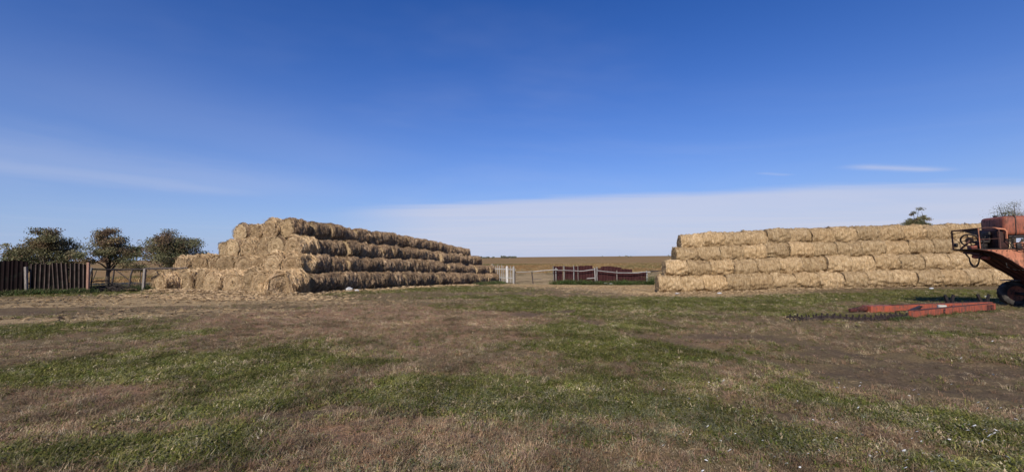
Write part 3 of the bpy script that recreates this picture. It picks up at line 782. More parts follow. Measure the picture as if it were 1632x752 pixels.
# keep plants off the stack footprints
rel = np.stack([x - LO.x, y - LO.y], 1); ul = rel @ np.array([LU.x, LU.y]); vl = rel @ np.array([LV.x, LV.y])
keep &= ~((ul > -.05) & (ul < 9) & (vl > -.1) & (vl < 33))
keep &= ~((x > 10.1) & (x < 36.5) & (y > 31.75) & (y < 37))
cx_ = (x > 8) & (x < 12.6); keep &= ~(cx_ & (np.abs(y - (12.9 + (x - 8) * .14)) < .13))
x, y, s, mg, ms, mE, mr = [q[keep] for q in (x, y, s, mg, ms, mE, mr)]
n = len(x)
isg = rng.random(n) < np.clip(mg * 1.25 + .10, 0, .97)
kind_id = np.where(isg, np.where(rng.random(n) < .80, rng.integers(0, 3, n), rng.integers(6, 8, n)), np.where(rng.random(n) < .72, rng.integers(3, 6, n), rng.integers(6, 8, n)))
pal_g = np.array([(.125, .135, .032), (.17, .165, .042), (.225, .205, .068), (.235, .22, .105), (.10, .128, .028)])
pal_d = np.array([(.32, .20, .12), (.37, .25, .155), (.23, .16, .10), (.38, .30, .18), (.31, .21, .15), (.23, .195, .105)])
pal_s = np.array([(.42, .33, .20), (.50, .40, .25)])
tint = np.where(isg[:, None], pal_g[rng.integers(0, 5, n)], pal_d[rng.integers(0, 6, n)])
st = (rng.random(n) < ms * .8); tint[st] = pal_s[rng.integers(0, 2, st.sum())]
sp_ = rng.random(n) < .03; tint[sp_] = (.46, .39, .26)
# grey-green wormwood in the middle foreground
gy = np.exp(-(((x - 1.0) / 3.2) ** 2 + ((y - 4.3) / 1.4) ** 2)); gm = rng.random(n) < gy * .4
tint[gm & isg] = (.205, .205, .12)
tint = tint * rng.uniform(.85, 1.15, n)[:, None] * (.25 + 1.45 * fbm(x + 7, y - 9, 1.3, 4, .65))[:, None] * (.72 + .56 * fbm(x + 7, y - 9, 7.0, 2))[:, None]
size = s * rng.uniform(.55, 1.25, n) * np.where(isg, 1.0, .95)
scatter('low_plants', np.column_stack([x, y, near_z(x, y)]), size, kind_id, tint, 'short green weeds and dry brown stalks covering the yard', 'weeds')

# small white flowers and scraps in the right foreground
n = 150
n = 110
ctr = [(1075, 615), (1160, 610), (1120, 680), (1190, 670), (1100, 735), (1240, 720), (1385, 700), (1450, 620), (1340, 610), (1540, 690), (1600, 650), (1500, 560), (1560, 700), (1420, 735), (1330, 660)]
P_ = []
for _ in range(n):
    cx, cy = random.choice(ctr); cx += random.gauss(0, 45); cy += random.gauss(0, 16)
    Yd = F * 1.75 / max(cy - hor(cx), 60); xx = wx(cx, Yd); P_.append((xx, Yd))
P_ = np.array(P_); zz = near_z(P_[:, 0], P_[:, 1]) + rng.uniform(.025, .06, n)
V = []; F_ = []
for (xx, yy), z0 in zip(P_, zz):
    rr_ = random.uniform(.006, .014) * (1 + yy / 14); b0 = len(V); nn = 6
    ta, tb = random.gauss(0, .5), random.gauss(-.4, .4)
    V.append((xx, yy, z0 + rr_ * .35))
    for k_ in range(nn * 2):
        a = math.pi * k_ / nn; q_ = rr_ * (1 if k_ % 2 == 0 else .55)
        V.append((xx + q_ * math.cos(a), yy + q_ * math.sin(a), z0 + q_ * (ta * math.cos(a) + tb * math.sin(a))))
    for k_ in range(nn * 2): F_.append((b0, b0 + 1 + k_, b0 + 1 + (k_ + 1) % (nn * 2)))
mb = bpy.data.meshes.new('white_flowers'); mb.from_pydata(V, [], F_)
M_petal = simple('white_petals', (.6, .62, .6), (.8, .8, .78), 20)
o = link('white_flowers', mb, M_petal); tag(o, 'tiny white flowers dotted over the weeds in the right foreground', 'flowers', kind='stuff')

# tall dry grass of the steppe beyond the fences
x1 = rng.uniform(-20, 60, 17000); y1 = rng.uniform(92, 190, 17000)
x2 = rng.uniform(-75, -18, 9000); y2 = rng.uniform(48, 130, 9000)
x = np.concatenate([x1, x2]); y = np.concatenate([y1, y2]); n = len(x)
kp = rng.random(n) < np.clip((fbm(x, y, .09, 3) - .3) * 2.6, .12, 1); x = x[kp]; y = y[kp]; n = len(x)
pal_f = np.array([(.37, .235, .105), (.31, .19, .085), (.42, .31, .155), (.20, .17, .065), (.15, .155, .06)])
ti_ = pal_f[np.clip((fbm(x, y, .05, 3) * 7 - 1 + rng.normal(0, .7, n)).astype(int), 0, 4)] * rng.uniform(.8, 1.2, n)[:, None]
scatter('steppe_grass', np.column_stack([x, y, gz(x, y)]), rng.uniform(4.5, 8.5, n), rng.integers(6, 8, n), ti_, 'tall ochre dry grass on the steppe beyond the fences', 'grass')

# green weeds along fence feet
def weeds(n, path, spread, s0, s1, label, dark=1.0, kinds=(0, 1, 2, 6, 7)):
    P0 = []
    for _ in range(n):
        i_ = random.randrange(len(path) - 1); k_ = random.random(); a = path[i_]; b = path[i_ + 1]
        P0.append((a[0] + (b[0] - a[0]) * k_ + random.gauss(0, spread), a[1] + (b[1] - a[1]) * k_ + random.gauss(0, spread)))
    P0 = np.array(P0); z = gz(P0[:, 0], P0[:, 1]) + rng.random(n) * .12 * s0 * (rng.random(n) < .5) * .6
    tt_ = np.array([(.06, .10, .03), (.09, .13, .04), (.12, .14, .06), (.16, .15, .07)])[rng.integers(0, 4, n)] * rng.uniform(.7, 1.25, n)[:, None] * dark
    scatter('fence_weeds', np.column_stack([P0, z]), rng.uniform(s0, s1, n), np.array(kinds)[rng.integers(0, len(kinds), n)], tt_, label, 'weeds')
weeds(1500, [(wx(885, 54), 54), (wx(1035, 54), 54)], .45, 3.0, 5.5, 'green weeds grown up along the maroon fence')
weeds(900, [(wx(0, 25.0), 24.6), (wx(145, 26.4), 26.2)], .22, 1.8, 3.2, 'low green weeds along the foot of the dark left fence')
weeds(900, [(wx(150, 29), 29), (wx(250, 30), 30)], .9, 2.2, 3.6, 'green weeds growing under the rough pole fence', .8)
weeds(240, [(wx(1410, 13.3), 13.3), (wx(1445, 13.45), 13.45), (wx(1580, 15.72), 15.72)], .08, .8, 1.3, 'short green weeds grown against the red drawbar frame')
weeds(500, [(-3.6, 47), (-2.2, 52), (-1.5, 54.5)], .35, 2.2, 4.2, 'green weeds at the far corner of the left stack')

# ------------------------------------------------------------------ fences
def sheet(parent, p0, p1, z0, z1a, z1b, m_, pitch=.19, amp=.022, lean=(0, 0), name='corrugated_sheet'):
    """one wavy sheet between ground points p0 and p1, base z0, top z1a..z1b"""
    p0 = Vector((*p0, 0)); p1 = Vector((*p1, 0)); L = (p1 - p0).length; d_ = (p1 - p0) / L; nrm = Vector((d_.y, -d_.x, 0))
    nu = max(6, int(L / pitch * 8)); V = []; C_ = []
    ragged = [random.gauss(0, .018) for _ in range(nu // 4 + 2)]
    for side in (0, 1):
        for j_ in range(3):
            for i_ in range(nu + 1):
                k_ = i_ / nu; u_ = k_ * L; a = math.sin(2 * math.pi * u_ / pitch)
                h = j_ / 2; zt = z1a + (z1b - z1a) * k_ + ragged[i_ // 4]
                q_ = p0 + d_ * (u_ + lean[0] * h) + nrm * (amp * a + lean[1] * h - side * .004)
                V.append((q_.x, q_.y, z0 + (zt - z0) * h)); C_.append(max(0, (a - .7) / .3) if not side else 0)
    W = nu + 1; F_ = []
    for j_ in range(2):
        for i_ in range(nu):
            a = j_ * W + i_; F_.append((a, a + 1, a + W + 1, a + W)); b = a + 3 * W; F_.append((b, b + W, b + W + 1, b + 1))
    T = 3 * W
    for i_ in range(nu): F_.append((2 * W + i_, 2 * W + i_ + 1, T + 2 * W + i_ + 1, T + 2 * W + i_)); F_.append((i_ + 1, i_, T + i_, T + i_ + 1))
    for j_ in range(2):
        a = j_ * W; F_.append((a, a + W, T + a + W, T + a)); a = j_ * W + nu; F_.append((a + W, a, T + a, T + a + W))
    me = bpy.data.meshes.new(name); me.from_pydata(V, [], F_); set_attr(me, 'lit_crest', C_)
    return link(name, me, m_, parent)
def part(name, m_, parent, p, q, w_, t_=None, round_=False, jit=.08, bend=0):
    b = MB()
    if round_:
        p = Vector(p); q = Vector(q); mid = [(p.lerp(q, k)) + Vector((0, 0, bend * math.sin(math.pi * k) + random.gauss(0, w_ * .12))) + Vector((random.gauss(0, w_ * .1), random.gauss(0, w_ * .1), 0)) for k in (0, .25, .5, .75, 1)]
        b.tube(mid, [w_ / 2 * random.uniform(.85, 1.1) for _ in mid], 7)
    else: b.bar(p, q, w_, t_ or w_, up=(0, 1, 0), jit=jit)
    return b.build(name, m_, parent)
def P3(pxl, pyl, Yd): return (wx(pxl, Yd), Yd, wz(pxl, pyl, Yd))

# left dark sheet fence
fb = thing('corrugated_fence', 'dark maroon corrugated sheet fence with pale ridges, far left of the yard', 'fence', (0, 0, 0))
def yl(pxl): return 25.0 + 1.9 * pxl / 145
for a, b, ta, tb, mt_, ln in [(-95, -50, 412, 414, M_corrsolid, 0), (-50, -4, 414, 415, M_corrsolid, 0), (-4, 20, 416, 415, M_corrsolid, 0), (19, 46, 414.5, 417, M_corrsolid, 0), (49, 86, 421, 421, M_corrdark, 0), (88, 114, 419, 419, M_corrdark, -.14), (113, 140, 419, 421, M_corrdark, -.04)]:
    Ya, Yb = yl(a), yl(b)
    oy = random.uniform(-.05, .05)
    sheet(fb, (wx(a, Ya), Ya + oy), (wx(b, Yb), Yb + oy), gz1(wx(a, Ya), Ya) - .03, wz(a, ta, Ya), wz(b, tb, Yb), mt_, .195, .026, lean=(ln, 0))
for pxl, top in ((44, 425), (2, 420), (95, 422), (141, 418)):
    Yd = yl(pxl) - .1 if pxl == 141 or pxl == 44 else yl(pxl) + .12; X_ = wx(pxl, Yd)
    part('post', M_orangewood if pxl == 141 else M_wood, fb, (X_ + .05, Yd, gz1(X_, Yd) - .1), (X_ - (.06 if pxl == 44 else -.02), Yd, wz(pxl, top, Yd)), .13, .11)
for py_ in (430, 452):
    part('rail', M_darkwood, fb, (wx(-60, 24.4), 24.4, wz(0, py_, 24.4)), (wx(145, 27.1), 27.1, wz(145, py_ - 1, 27.1)), .09, .05)

# rough pole fence between the dark fence and the left stack
fp = thing('pole_fence', 'rough pole fence with leaning posts and crossed braces left of the hay stack', 'fence')
Yr = 28.6
part('rail', M_darkwood, fp, P3(146, 429, 27.2), P3(196, 430, Yr), .10, round_=True)
part('rail', M_darkwood, fp, P3(188, 430, Yr), P3(240, 427.5, Yr), .11, round_=True)
part('rail', M_darkwood, fp, P3(232, 428, Yr), P3(300, 427.5, Yr), .12, round_=True)
part('rail', M_darkwood, fp, P3(146, 449, 27.4), P3(176, 446.5, 28), .07, round_=True)
def post(par, m_, top, base, w_, Yd, rnd=True):
    X_ = wx(base[0], Yd); return part('post', m_, par, (X_, Yd, gz1(X_, Yd) - .08), P3(top[0], top[1], Yd), w_, round_=rnd)
post(fp, M_palewood, (146.5, 426), (141, 463), .10, 27.0)
post(fp, M_darkwood, (148, 428), (147, 460), .07, 27.4)
post(fp, M_darkwood, (183, 430), (179, 456), .10, Yr)
post(fp, M_darkwood, (212, 429), (205, 456), .11, Yr)
post(fp, M_wood, (232, 428), (230, 458), .13, Yr - .1, False)
post(fp, M_darkwood, (225, 434), (225, 455), .05, Yr + .2)
post(fp, M_darkwood, (229, 435), (228, 455), .06, Yr + .2)
part('brace', M_darkwood, fp, P3(186, 431, Yr), P3(216, 452, Yr + .1), .06, round_=True)
part('brace', M_darkwood, fp, P3(155, 431, Yr - .4), P3(149, 449, Yr - .4), .05, round_=True)
part('brace', M_darkwood, fp, P3(251, 432, Yr), P3(256, 445, Yr), .08, round_=True)

# brushwood pile under the pole fence
def brush(name, cx, cy, rx, ry, h, n, m_, label, seed):
    r = random.Random(seed); b = MB()
    for _ in range(n):
        k_ = r.random() ** .6; a = r.uniform(0, 6.28); x_ = cx + rx * k_ * math.cos(a); y_ = cy + ry * k_ * math.sin(a)
        z_ = gz1(x_, y_) + h * (1 - k_) * r.random(); a2 = r.uniform(0, 6.28); l = r.uniform(.3, .9)
        p = Vector((x_, y_, z_ + .02)); q = p + Vector((math.cos(a2) * l, math.sin(a2) * l * .5, r.uniform(-.05, .3) * l)); md_ = p.lerp(q, .5) + Vector((r.gauss(0, .04), 0, r.gauss(.03, .03)))
        b.tube([p, md_, q], [.02, .015, .006], 4)
    return tag(b.build(name, m_), label, 'brushwood', kind='stuff')
brush('brushwood', wx(178, 28.0), 28.0, 1.4, .5, .55, 420, M_darkwood, 'dark heap of dead branches under the pole fence', 3)

# white picket fence beyond the far end of the left stack
fw = thing('picket_fence', 'whitewashed picket fence just past the far end of the left stack', 'fence')
for k_ in range(13):
    pxl = 784 + k_ * 2.95; Yd = 57 - k_ * .25
    top = 420.5 + .35 * k_ + (k_ * 7 % 5) * .55; X_ = wx(pxl, Yd); g0 = gz1(X_, Yd)
    part('picket', M_whitewood if k_ == 8 else M_palewood, fw, (X_, Yd, g0 + .12), (X_ + random.gauss(0, .02), Yd, wz(pxl, top, Yd)), .085 if k_ != 8 else .17, .03)
for py_ in (429, 442.5): part('rail', M_palewood, fw, P3(783, py_ - 1, 57.1), P3(821, py_ + .5, 54.0), .13, .05)
post(fw, M_palewood, (818, 424), (818, 446), .16, 53.9, False); post(fw, M_darkwood, (820.3, 432), (820, 446), .12, 53.7, False)

# pole rails from the picket fence to the maroon fence, and the maroon sheets
ft_ = thing('pole_rail', 'long grey pole rail on a leaning post between picket fence and maroon fence', 'fence')
part('rail', M_palewood, ft_, P3(822, 433.5, 53.8), P3(853, 432.5, 54), .09, round_=True); part('rail', M_palewood, ft_, P3(850, 432.6, 54), P3(888, 429.3, 54), .11, round_=True)
post(ft_, M_darkwood, (847, 432), (849, 446), .15, 54.1)
part('rail', M_wood, ft_, P3(849, 444.5, 54), P3(862, 444.5, 54), .06, round_=True)
fr_ = thing('corrugated_fence', 'patched maroon corrugated fence with grey posts and rail, middle of the yard edge', 'fence')
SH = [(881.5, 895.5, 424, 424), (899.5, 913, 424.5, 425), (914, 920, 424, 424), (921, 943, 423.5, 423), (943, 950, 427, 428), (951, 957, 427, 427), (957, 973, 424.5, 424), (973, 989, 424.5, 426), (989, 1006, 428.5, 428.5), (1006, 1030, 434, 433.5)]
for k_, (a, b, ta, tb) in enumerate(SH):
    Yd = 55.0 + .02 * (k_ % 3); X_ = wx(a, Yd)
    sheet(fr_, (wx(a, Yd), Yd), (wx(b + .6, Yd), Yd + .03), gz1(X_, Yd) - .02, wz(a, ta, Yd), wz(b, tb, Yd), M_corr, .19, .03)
for a, top, base, wd, mt_ in [(881, 424, 447, .16, M_wood), (885, 426.5, 448, .14, M_palewood), (898, 423, 446, .20, M_wood), (913.5, 423, 447, .13, M_palewood), (920, 423.5, 446, .12, M_wood), (947, 427, 449, .18, M_palewood), (950.5, 425, 446, .13, M_palewood), (982, 431, 448, .16, M_wood), (1029.5, 431.5, 450, .17, M_palewood)]:
    post(fr_, mt_, (a, top), (a + random.uniform(-.8, .8), base), wd, 54.7)
rl = [(883, 430.2), (915, 431.3), (923, 432), (946, 429.2)]
for i_ in range(3): part('rail', M_palewood, fr_, P3(*rl[i_], 54.5), P3(rl[i_ + 1][0] + .6, rl[i_ + 1][1], 54.52), .10, round_=True)
rl = [(951, 431), (981, 434.3), (1008, 434.8), (1035, 432.8)]
for i_ in range(3): part('rail', M_palewood, fr_, P3(*rl[i_], 54.5), P3(rl[i_ + 1][0] + .6, rl[i_ + 1][1], 54.48), .11, round_=True)
part('rail', M_darkwood, fr_, P3(1030, 433, 54.6), P3(1048, 432, 54.6), .16, round_=True); part('rail', M_darkwood, fr_, P3(1036, 431.6, 54.4), P3(1056, 431, 54.4), .12, round_=True)
b = MB(); b.bar((wx(953, 53.6), 53.6, gz1(wx(953, 53.6), 53.6) + .22), (wx(976, 53.2), 53.2, gz1(wx(976, 53.2), 53.2) + .14), .2, .10, jit=.2); tag(b.build('plank', M_whitewood), 'bleached white plank lying at the foot of the maroon fence', 'plank')
b = MB(); b.bar(P3(934, 443.5, 53.8), P3(947, 442.5, 53.9), .12, .08, jit=.2); tag(b.build('plank', M_palewood), 'short grey plank leaning among weeds left of the white plank', 'plank')

# ------------------------------------------------------------------ trees
m_, t_, b_ = mat('tree_leaves', .8, .25)
at_ = t_.node('ShaderNodeAttribute', attribute_name='leafcol').outputs['Color']
t_.l.new(at_, b_.inputs['Base Color'])
tr = t_.node('ShaderNodeBsdfTranslucent'); t_.l.new(at_, tr.inputs[0])
mx = t_.node('ShaderNodeMixShader'); mx.inputs[0].default_value = .25
t_.l.new(b_.outputs[0], mx.inputs[1]); t_.l.new(tr.outputs[0], mx.inputs[2])
t_.l.new(mx.outputs[0], m_.node_tree.nodes['Material Output'].inputs[0])
M_leaf = m_
def tree(name, x, y, h, w_, label, seed, nlimb=11, clumps=70, leaves=95, leaf=.15, autumn=.3, low=.18, group=None, sparse=1.0, csize=.42):
    r = random.Random(seed); nr = np.random.default_rng(seed)
    z0 = gz1(x, y)
    T = thing(name, label, 'tree', (x, y, z0), 0, group)
    b = MB(); tips = []
    tr_top = h * r.uniform(.26, .31)
    lean = Vector((r.gauss(0, .06), r.gauss(0, .06), 0)) * h
    base_r = .028 * h
    b.tube([(0, 0, -.2), Vector((0, 0, tr_top * .5)) + lean * .2, Vector((0, 0, tr_top)) + lean * .4], [base_r * 1.25, base_r, base_r * .8], 9)
    o0 = Vector((0, 0, tr_top)) + lean * .4
    ll = MB()
    for k_ in range(nlimb):
        a = 2 * math.pi * k_ / nlimb + r.uniform(-.3, .3); el_ = r.uniform(.12, 1.5)
        hw = w_ / 2 * r.uniform(.75, 1.05); hh_ = h * .93 - tr_top
        e_ = o0 + Vector((math.cos(a) * hw * math.cos(el_), math.sin(a) * hw * math.cos(el_), hh_ * math.sin(el_) * r.uniform(.8, 1.0)))
        st_ = o0 - Vector((0, 0, tr_top * r.uniform(0, .45)))
        md_ = st_.lerp(e_, .5) + Vector((r.gauss(0, .05), r.gauss(0, .05), r.uniform(-.02, .10))) * h * .6
        ll.tube([st_, st_.lerp(md_, .5) + Vector((0, 0, .02 * h)), md_, md_.lerp(e_, .5), e_], [base_r * .5, base_r * .38, base_r * .27, base_r * .17, base_r * .06], 6)
        tips += [(e_, 1.0), (md_.lerp(e_, .5), .9), (md_, .8)]
        for _ in range(4):
            s0 = md_.lerp(e_, r.uniform(0, .9)); d_ = Vector((r.gauss(0, 1), r.gauss(0, 1), r.gauss(.25, .6))).normalized() * w_ * r.uniform(.10, .22); e2 = s0 + d_
            ll.tube([s0, s0.lerp(e2, .5) + Vector((0, 0, .01 * h)), e2], [base_r * .14, base_r * .09, base_r * .03], 5); tips.append((e2, 1.0))
    b.build('trunk', M_bark, T); ll.build('limbs', M_bark, T)
    V = []; C_ = []
    G = np.array([(.18, .175, .085), (.245, .225, .12), (.13, .14, .068), (.25, .225, .135)]); A_ = np.array([(.20, .14, .085), (.23, .175, .09), (.19, .125, .08)])
    pick = [tips[r.randrange(len(tips))][0] for _ in range(clumps)] + [q[0] for q in tips]
    for c_ in pick:
        c_ = Vector(c_)
        if c_.z < h * low: c_.z = h * low + r.random() * .1 * h
        n_ = int(leaves * r.uniform(.45, 1.3) * sparse); rs = csize * (w_ / 5.0) * r.uniform(.65, 1.3)
        q = np.clip(nr.normal(0, 1, (n_, 3)), -1.7, 1.7) * np.array([rs * 1.25, rs * 1.25, rs * .78]) * .62 + np.array(c_) + nr.normal(0, .05, 3) * np.array([w_, w_, h]) * .35
        au = nr.random() < autumn * (.4 + 1.2 * max(0, c_.z / h - .3)); cb_ = (A_ if au else G)[nr.integers(0, 3)]
        cc = cb_ * nr.uniform(.75, 1.3, (n_, 1)) * nr.uniform(.7, 1.25)
        d1 = nr.normal(0, 1, (n_, 3)); d1 /= np.linalg.norm(d1, axis=1)[:, None]; d2 = np.cross(d1, nr.normal(0, 1, (n_, 3))); d2 /= np.linalg.norm(d2, axis=1)[:, None]
        l_ = leaf * nr.uniform(.6, 1.2, (n_, 1))
        V.append(np.stack([q - d1 * l_ * .5, q + d2 * l_ * .27, q + d1 * l_ * .5, q - d2 * l_ * .27], 1).reshape(-1, 3)); C_.append(np.repeat(cc, 4, 0))
    V = np.vstack(V); C_ = np.vstack(C_); q = np.arange(len(V) // 4) * 4
    me = np_mesh('crown', V, np.stack([q, q + 1, q + 2, q + 3], 1)); set_attr(me, 'leafcol', np.column_stack([C_, np.ones(len(C_))]), 'FLOAT_COLOR')
    link('crown', me, M_leaf, T)
    return T
G3 = 'bushy trees behind the left fences'
Yt = 37
tree('elm_tree', wx(78, Yt), Yt, 5.0, 5.2, 'bushy olive tree rising above the dark fence, leftmost of the three', 21, clumps=64, autumn=.5, low=.2, leaf=.14, leaves=200, csize=.36, group=G3)
tree('elm_tree', wx(164, Yt), Yt + .5, 5.1, 4.7, 'dark ragged tree with reddish top leaves, middle of the three at left', 22, clumps=34, leaves=170, leaf=.14, autumn=.55, low=.3, group=G3, csize=.33)
tree('elm_tree', wx(262, Yt), Yt, 4.85, 5.6, 'broad dark tree beside the hay stack, rightmost of the three at left', 23, clumps=60, autumn=.45, low=.28, leaf=.14, leaves=200, csize=.36, group=G3)
tree('elm_tree', wx(-22, Yt), Yt + 3, 4.2, 3.4, 'tree at the left edge of the photo, only twigs in view', 24, clumps=30, autumn=.4, low=.3, group=G3)
Yb = 75
tree('elm_tree', wx(1454, Yb), Yb, 13.6, 3.6, 'small round treetop showing above the right straw stack', 25, clumps=34, leaves=150, leaf=.17, autumn=.1, low=.55, csize=.42)
tree('elm_tree', wx(1618, Yb), Yb, 14.3, 7.5, 'thin leafed treetop behind the red tank of the harvester', 26, clumps=46, leaves=110, leaf=.16, autumn=.1, low=.5, csize=.5)
# far woods on the horizon
V = []; 
nf = 5200; r_ = np.random.default_rng(9)
ax = np.concatenate([r_.uniform(-.10, .03, 3200) , r_.uniform(-1.2, -.85, 1000), r_.uniform(.2, 1.3, 1000)])
gate = fbm(ax * 60, ax * 0, 1.0, 3) > .47; ax = ax[gate]; n_ = len(ax)
Dm = 1500 + r_.uniform(-60, 60, n_); cx = ax * Dm; hz_ = 4.5 * r_.random(n_) * (fbm(ax * 110, ax * 0 + 5, 1, 3)) * 1.6
q = np.stack([cx, Dm, -1 + hz_], 1); s_ = r_.uniform(1.0, 2.4, (n_, 1)); d1 = r_.normal(0, 1, (n_, 3)); d2 = r_.normal(0, 1, (n_, 3))
V = np.stack([q - d1 * s_, q + d2 * s_ * .7, q + d1 * s_, q - d2 * s_ * .7], 1).reshape(-1, 3); qq = np.arange(n_) * 4
o = link('distant_woods', np_mesh('distant_woods', V, np.stack([qq, qq + 1, qq + 2, qq + 3], 1)), simple('distant_wood_foliage', (.10, .11, .08), (.15, .15, .11), 1))
tag(o, 'thin line of distant woods on the horizon', 'woods', kind='stuff')
# round bush at the right end of the maroon fence
def bush(x, y, w_, h, n_, label, seed):
    nr = np.random.default_rng(seed); z0 = gz1(x, y)
    q = nr.normal(0, 1, (n_, 3)) * np.array([w_ * .28, w_ * .25, h * .3]) + np.array([0, 0, h * .45]); q[:, 2] = np.abs(q[:, 2])
    G = np.array([(.06, .10, .025), (.09, .13, .035), (.045, .075, .02)])[nr.integers(0, 3, n_)] * nr.uniform(.7, 1.3, (n_, 1))
    d1 = nr.normal(0, 1, (n_, 3)); d1 /= np.linalg.norm(d1, axis=1)[:, None]; d2 = np.cross(d1, nr.normal(0, 1, (n_, 3))); d2 /= np.linalg.norm(d2, axis=1)[:, None]; l_ = .13 * nr.uniform(.6, 1.2, (n_, 1))
    V = np.stack([q - d1 * l_ * .5, q + d2 * l_ * .3, q + d1 * l_ * .5, q - d2 * l_ * .3], 1).reshape(-1, 3); qq = np.arange(n_) * 4
    T = thing('bush', label, 'bush', (x, y, z0))
    me = np_mesh('foliage', V, np.stack([qq, qq + 1, qq + 2, qq + 3], 1)); set_attr(me, 'leafcol', np.column_stack([np.repeat(G, 4, 0), np.ones(n_ * 4)]), 'FLOAT_COLOR'); link('foliage', me, M_leaf, T)
    b = MB()
    for _ in range(9):
        a = random.uniform(0, 6.28); b.tube([(0, 0, -.05), (math.cos(a) * w_ * .15, math.sin(a) * w_ * .15, h * .4), (math.cos(a) * w_ * .35, math.sin(a) * w_ * .35, h * .75)], [.02, .014, .005], 4)
    b.build('stems', M_bark, T)
bush(wx(1039, 53), 53, 1.5, 1.15, 900, 'green bush between the maroon fence and the right stack', 5)
bush(wx(905, 53.6), 53.6, 1.6, .55, 500, 'low green bush before the left half of the maroon fence', 6)
bush(wx(932, 53.6), 53.4, 1.9, .6, 600, 'low green bush before the middle of the maroon fence', 7)
bush(wx(990, 53.6), 53.0, 2.4, .6, 700, 'wide low bush right of the bleached white plank', 8)

# ------------------------------------------------------------------ combine harvester at the right edge
# local frame: +x = towards its back (out of frame), +y = across (away from camera), z up
CYAW = math.atan2(-.297, .955)
c0 = Vector((17.53, 16.5, gz1(19.5, 17.0)))
H = thing('combine_harvester', 'old faded orange combine harvester with open driving platform at the right edge', 'combine', c0, CYAW)
zg = c0.z
def Z(zw): return zw - zg
def HP(name, b, m_, parent=H): return b.build(name, m_, parent)
Wd = 1.5
prof = [(0, 2.13), (.35, 2.06), (.66, 1.90), (.95, 1.68), (1.25, 1.42), (1.5, 1.26), (1.8, 1.03), (2.0, .78)]
# side cheek, near
poly = [(s_, 0, Z(z_)) for s_, z_ in prof[:6]] + [(2.2, 0, Z(1.15)), (2.2, 0, Z(2.13))]
b = MB(); b.prism(poly, (0, 0, 0), (0, .03, 0)); HP('side_cheek', b, M_orange)
b = MB(); b.prism([(2.21, 0, Z(.95)), (4.6, 0, Z(.95)), (4.6, 0, Z(2.55)), (2.21, 0, Z(2.1))], (0, -.02, 0), (0, .03, 0)); HP('side_panel', b, M_orange)
b = MB(); b.prism([(1.0, -.02, Z(2.13)), (2.3, -.02, Z(2.13)), (2.3, -.02, Z(2.38)), (1.0, -.02, Z(2.38))], (0, 0, 0), (0, .03, 0)); HP('side_panel', b, M_orange)
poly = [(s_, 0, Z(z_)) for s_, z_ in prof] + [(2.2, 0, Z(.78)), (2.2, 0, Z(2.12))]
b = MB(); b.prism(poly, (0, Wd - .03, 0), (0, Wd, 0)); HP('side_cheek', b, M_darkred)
# curved underside
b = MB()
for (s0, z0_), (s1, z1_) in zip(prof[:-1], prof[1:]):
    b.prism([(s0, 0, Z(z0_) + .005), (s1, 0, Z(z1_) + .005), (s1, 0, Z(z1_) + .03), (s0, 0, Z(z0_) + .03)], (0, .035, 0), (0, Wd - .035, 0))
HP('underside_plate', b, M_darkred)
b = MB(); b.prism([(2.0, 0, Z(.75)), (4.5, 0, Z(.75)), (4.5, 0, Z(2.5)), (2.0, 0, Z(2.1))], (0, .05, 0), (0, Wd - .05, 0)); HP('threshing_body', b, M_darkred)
# rib edge along the cheek
b = MB(); b.tube([(s_, -.012, Z(z_)) for s_, z_ in prof[:6]], .016, 6); HP('edge_rib', b, M_rail)
b = MB(); b.bar((1.28, -.006, Z(2.12)), (1.28, -.006, Z(1.42)), .012, .012); HP('panel_seam', b, M_dark)
for s_ in (.5, .8, 1.1, 1.42, 1.7, 2.0):
    b = MB(); b.rbox((s_, -.008, Z(2.07)), (.03, .02, .03), .006, 1); HP('bolt', b, M_rail)
# floor
b = MB(); b.rbox((.62, Wd / 2, Z(2.145)), (1.32, Wd + .06, .03), .008, 1); HP('platform_floor', b, M_dark)
# guard rails
zt = 2.90; zf = 2.16
def rail(pts, r=.020, name='guard_rail', m_=M_rail): b = MB(); b.tube(pts, r, 8); return HP(name, b, m_)
rail([(.02, Wd, Z(zf)), (.0, Wd, Z(zt - .02))], .028, 'rail_post'); rail([(.05, .02, Z(zf)), (.02, .02, Z(zt + .02))], .016, 'rail_post', M_orange)
rail([(.0, Wd, Z(zt)), (.02, .02, Z(zt + .02))], .024)
rail([(.0, Wd, Z(zt)), (.75, Wd, Z(zt - .0))], .022)
rail([(.02, .02, Z(zt + .02)), (.30, .02, Z(zt + .045)), (.50, .02, Z(zt + .02)), (.62, .02, Z(zt - .05)), (.64, .02, Z(zf))], .02)
rail([(.05, .03, Z(2.50)), (.62, .03, Z(2.53))], .012)
rail([(.02, Wd - .03, Z(2.78)), (.03, .55, Z(2.86))], .012)
# dark sloping panel under the top rail
b = MB(); b.prism([(0, 0, 0), (0, .95, 0), (0, .95, -.03), (0, 0, -.26)], (.05, .06, Z(zt)), (.08, .06, Z(zt))); HP('wind_panel', b, M_dark)
# cover behind the seat: front painted shade-dark, orange strip as its lit edge
b = MB(); b.rbox((.80, .68, Z(2.52)), (.34, 1.16, .74), .06, 3); HP('engine_cover', b, M_shade)
b = MB(); b.tube([(.45, .05, Z(2.935)), (.78, .02, Z(2.875)), (.83, .02, Z(2.80)), (.83, .02, Z(2.52))], .035, 4); HP('cover_lit_edge', b, M_orange)
# seat and controls
b = MB(); b.rbox((.42, .62, Z(2.42)), (.34, .42, .10), .04, 3); b.rbox((.58, .62, Z(2.62)), (.09, .42, .38), .04, 3); HP('seat', b, M_dark)
b = MB(); b.rbox((.42, .62, Z(2.28)), (.24, .28, .2), .02, 2); HP('seat_pedestal', b, M_dark)
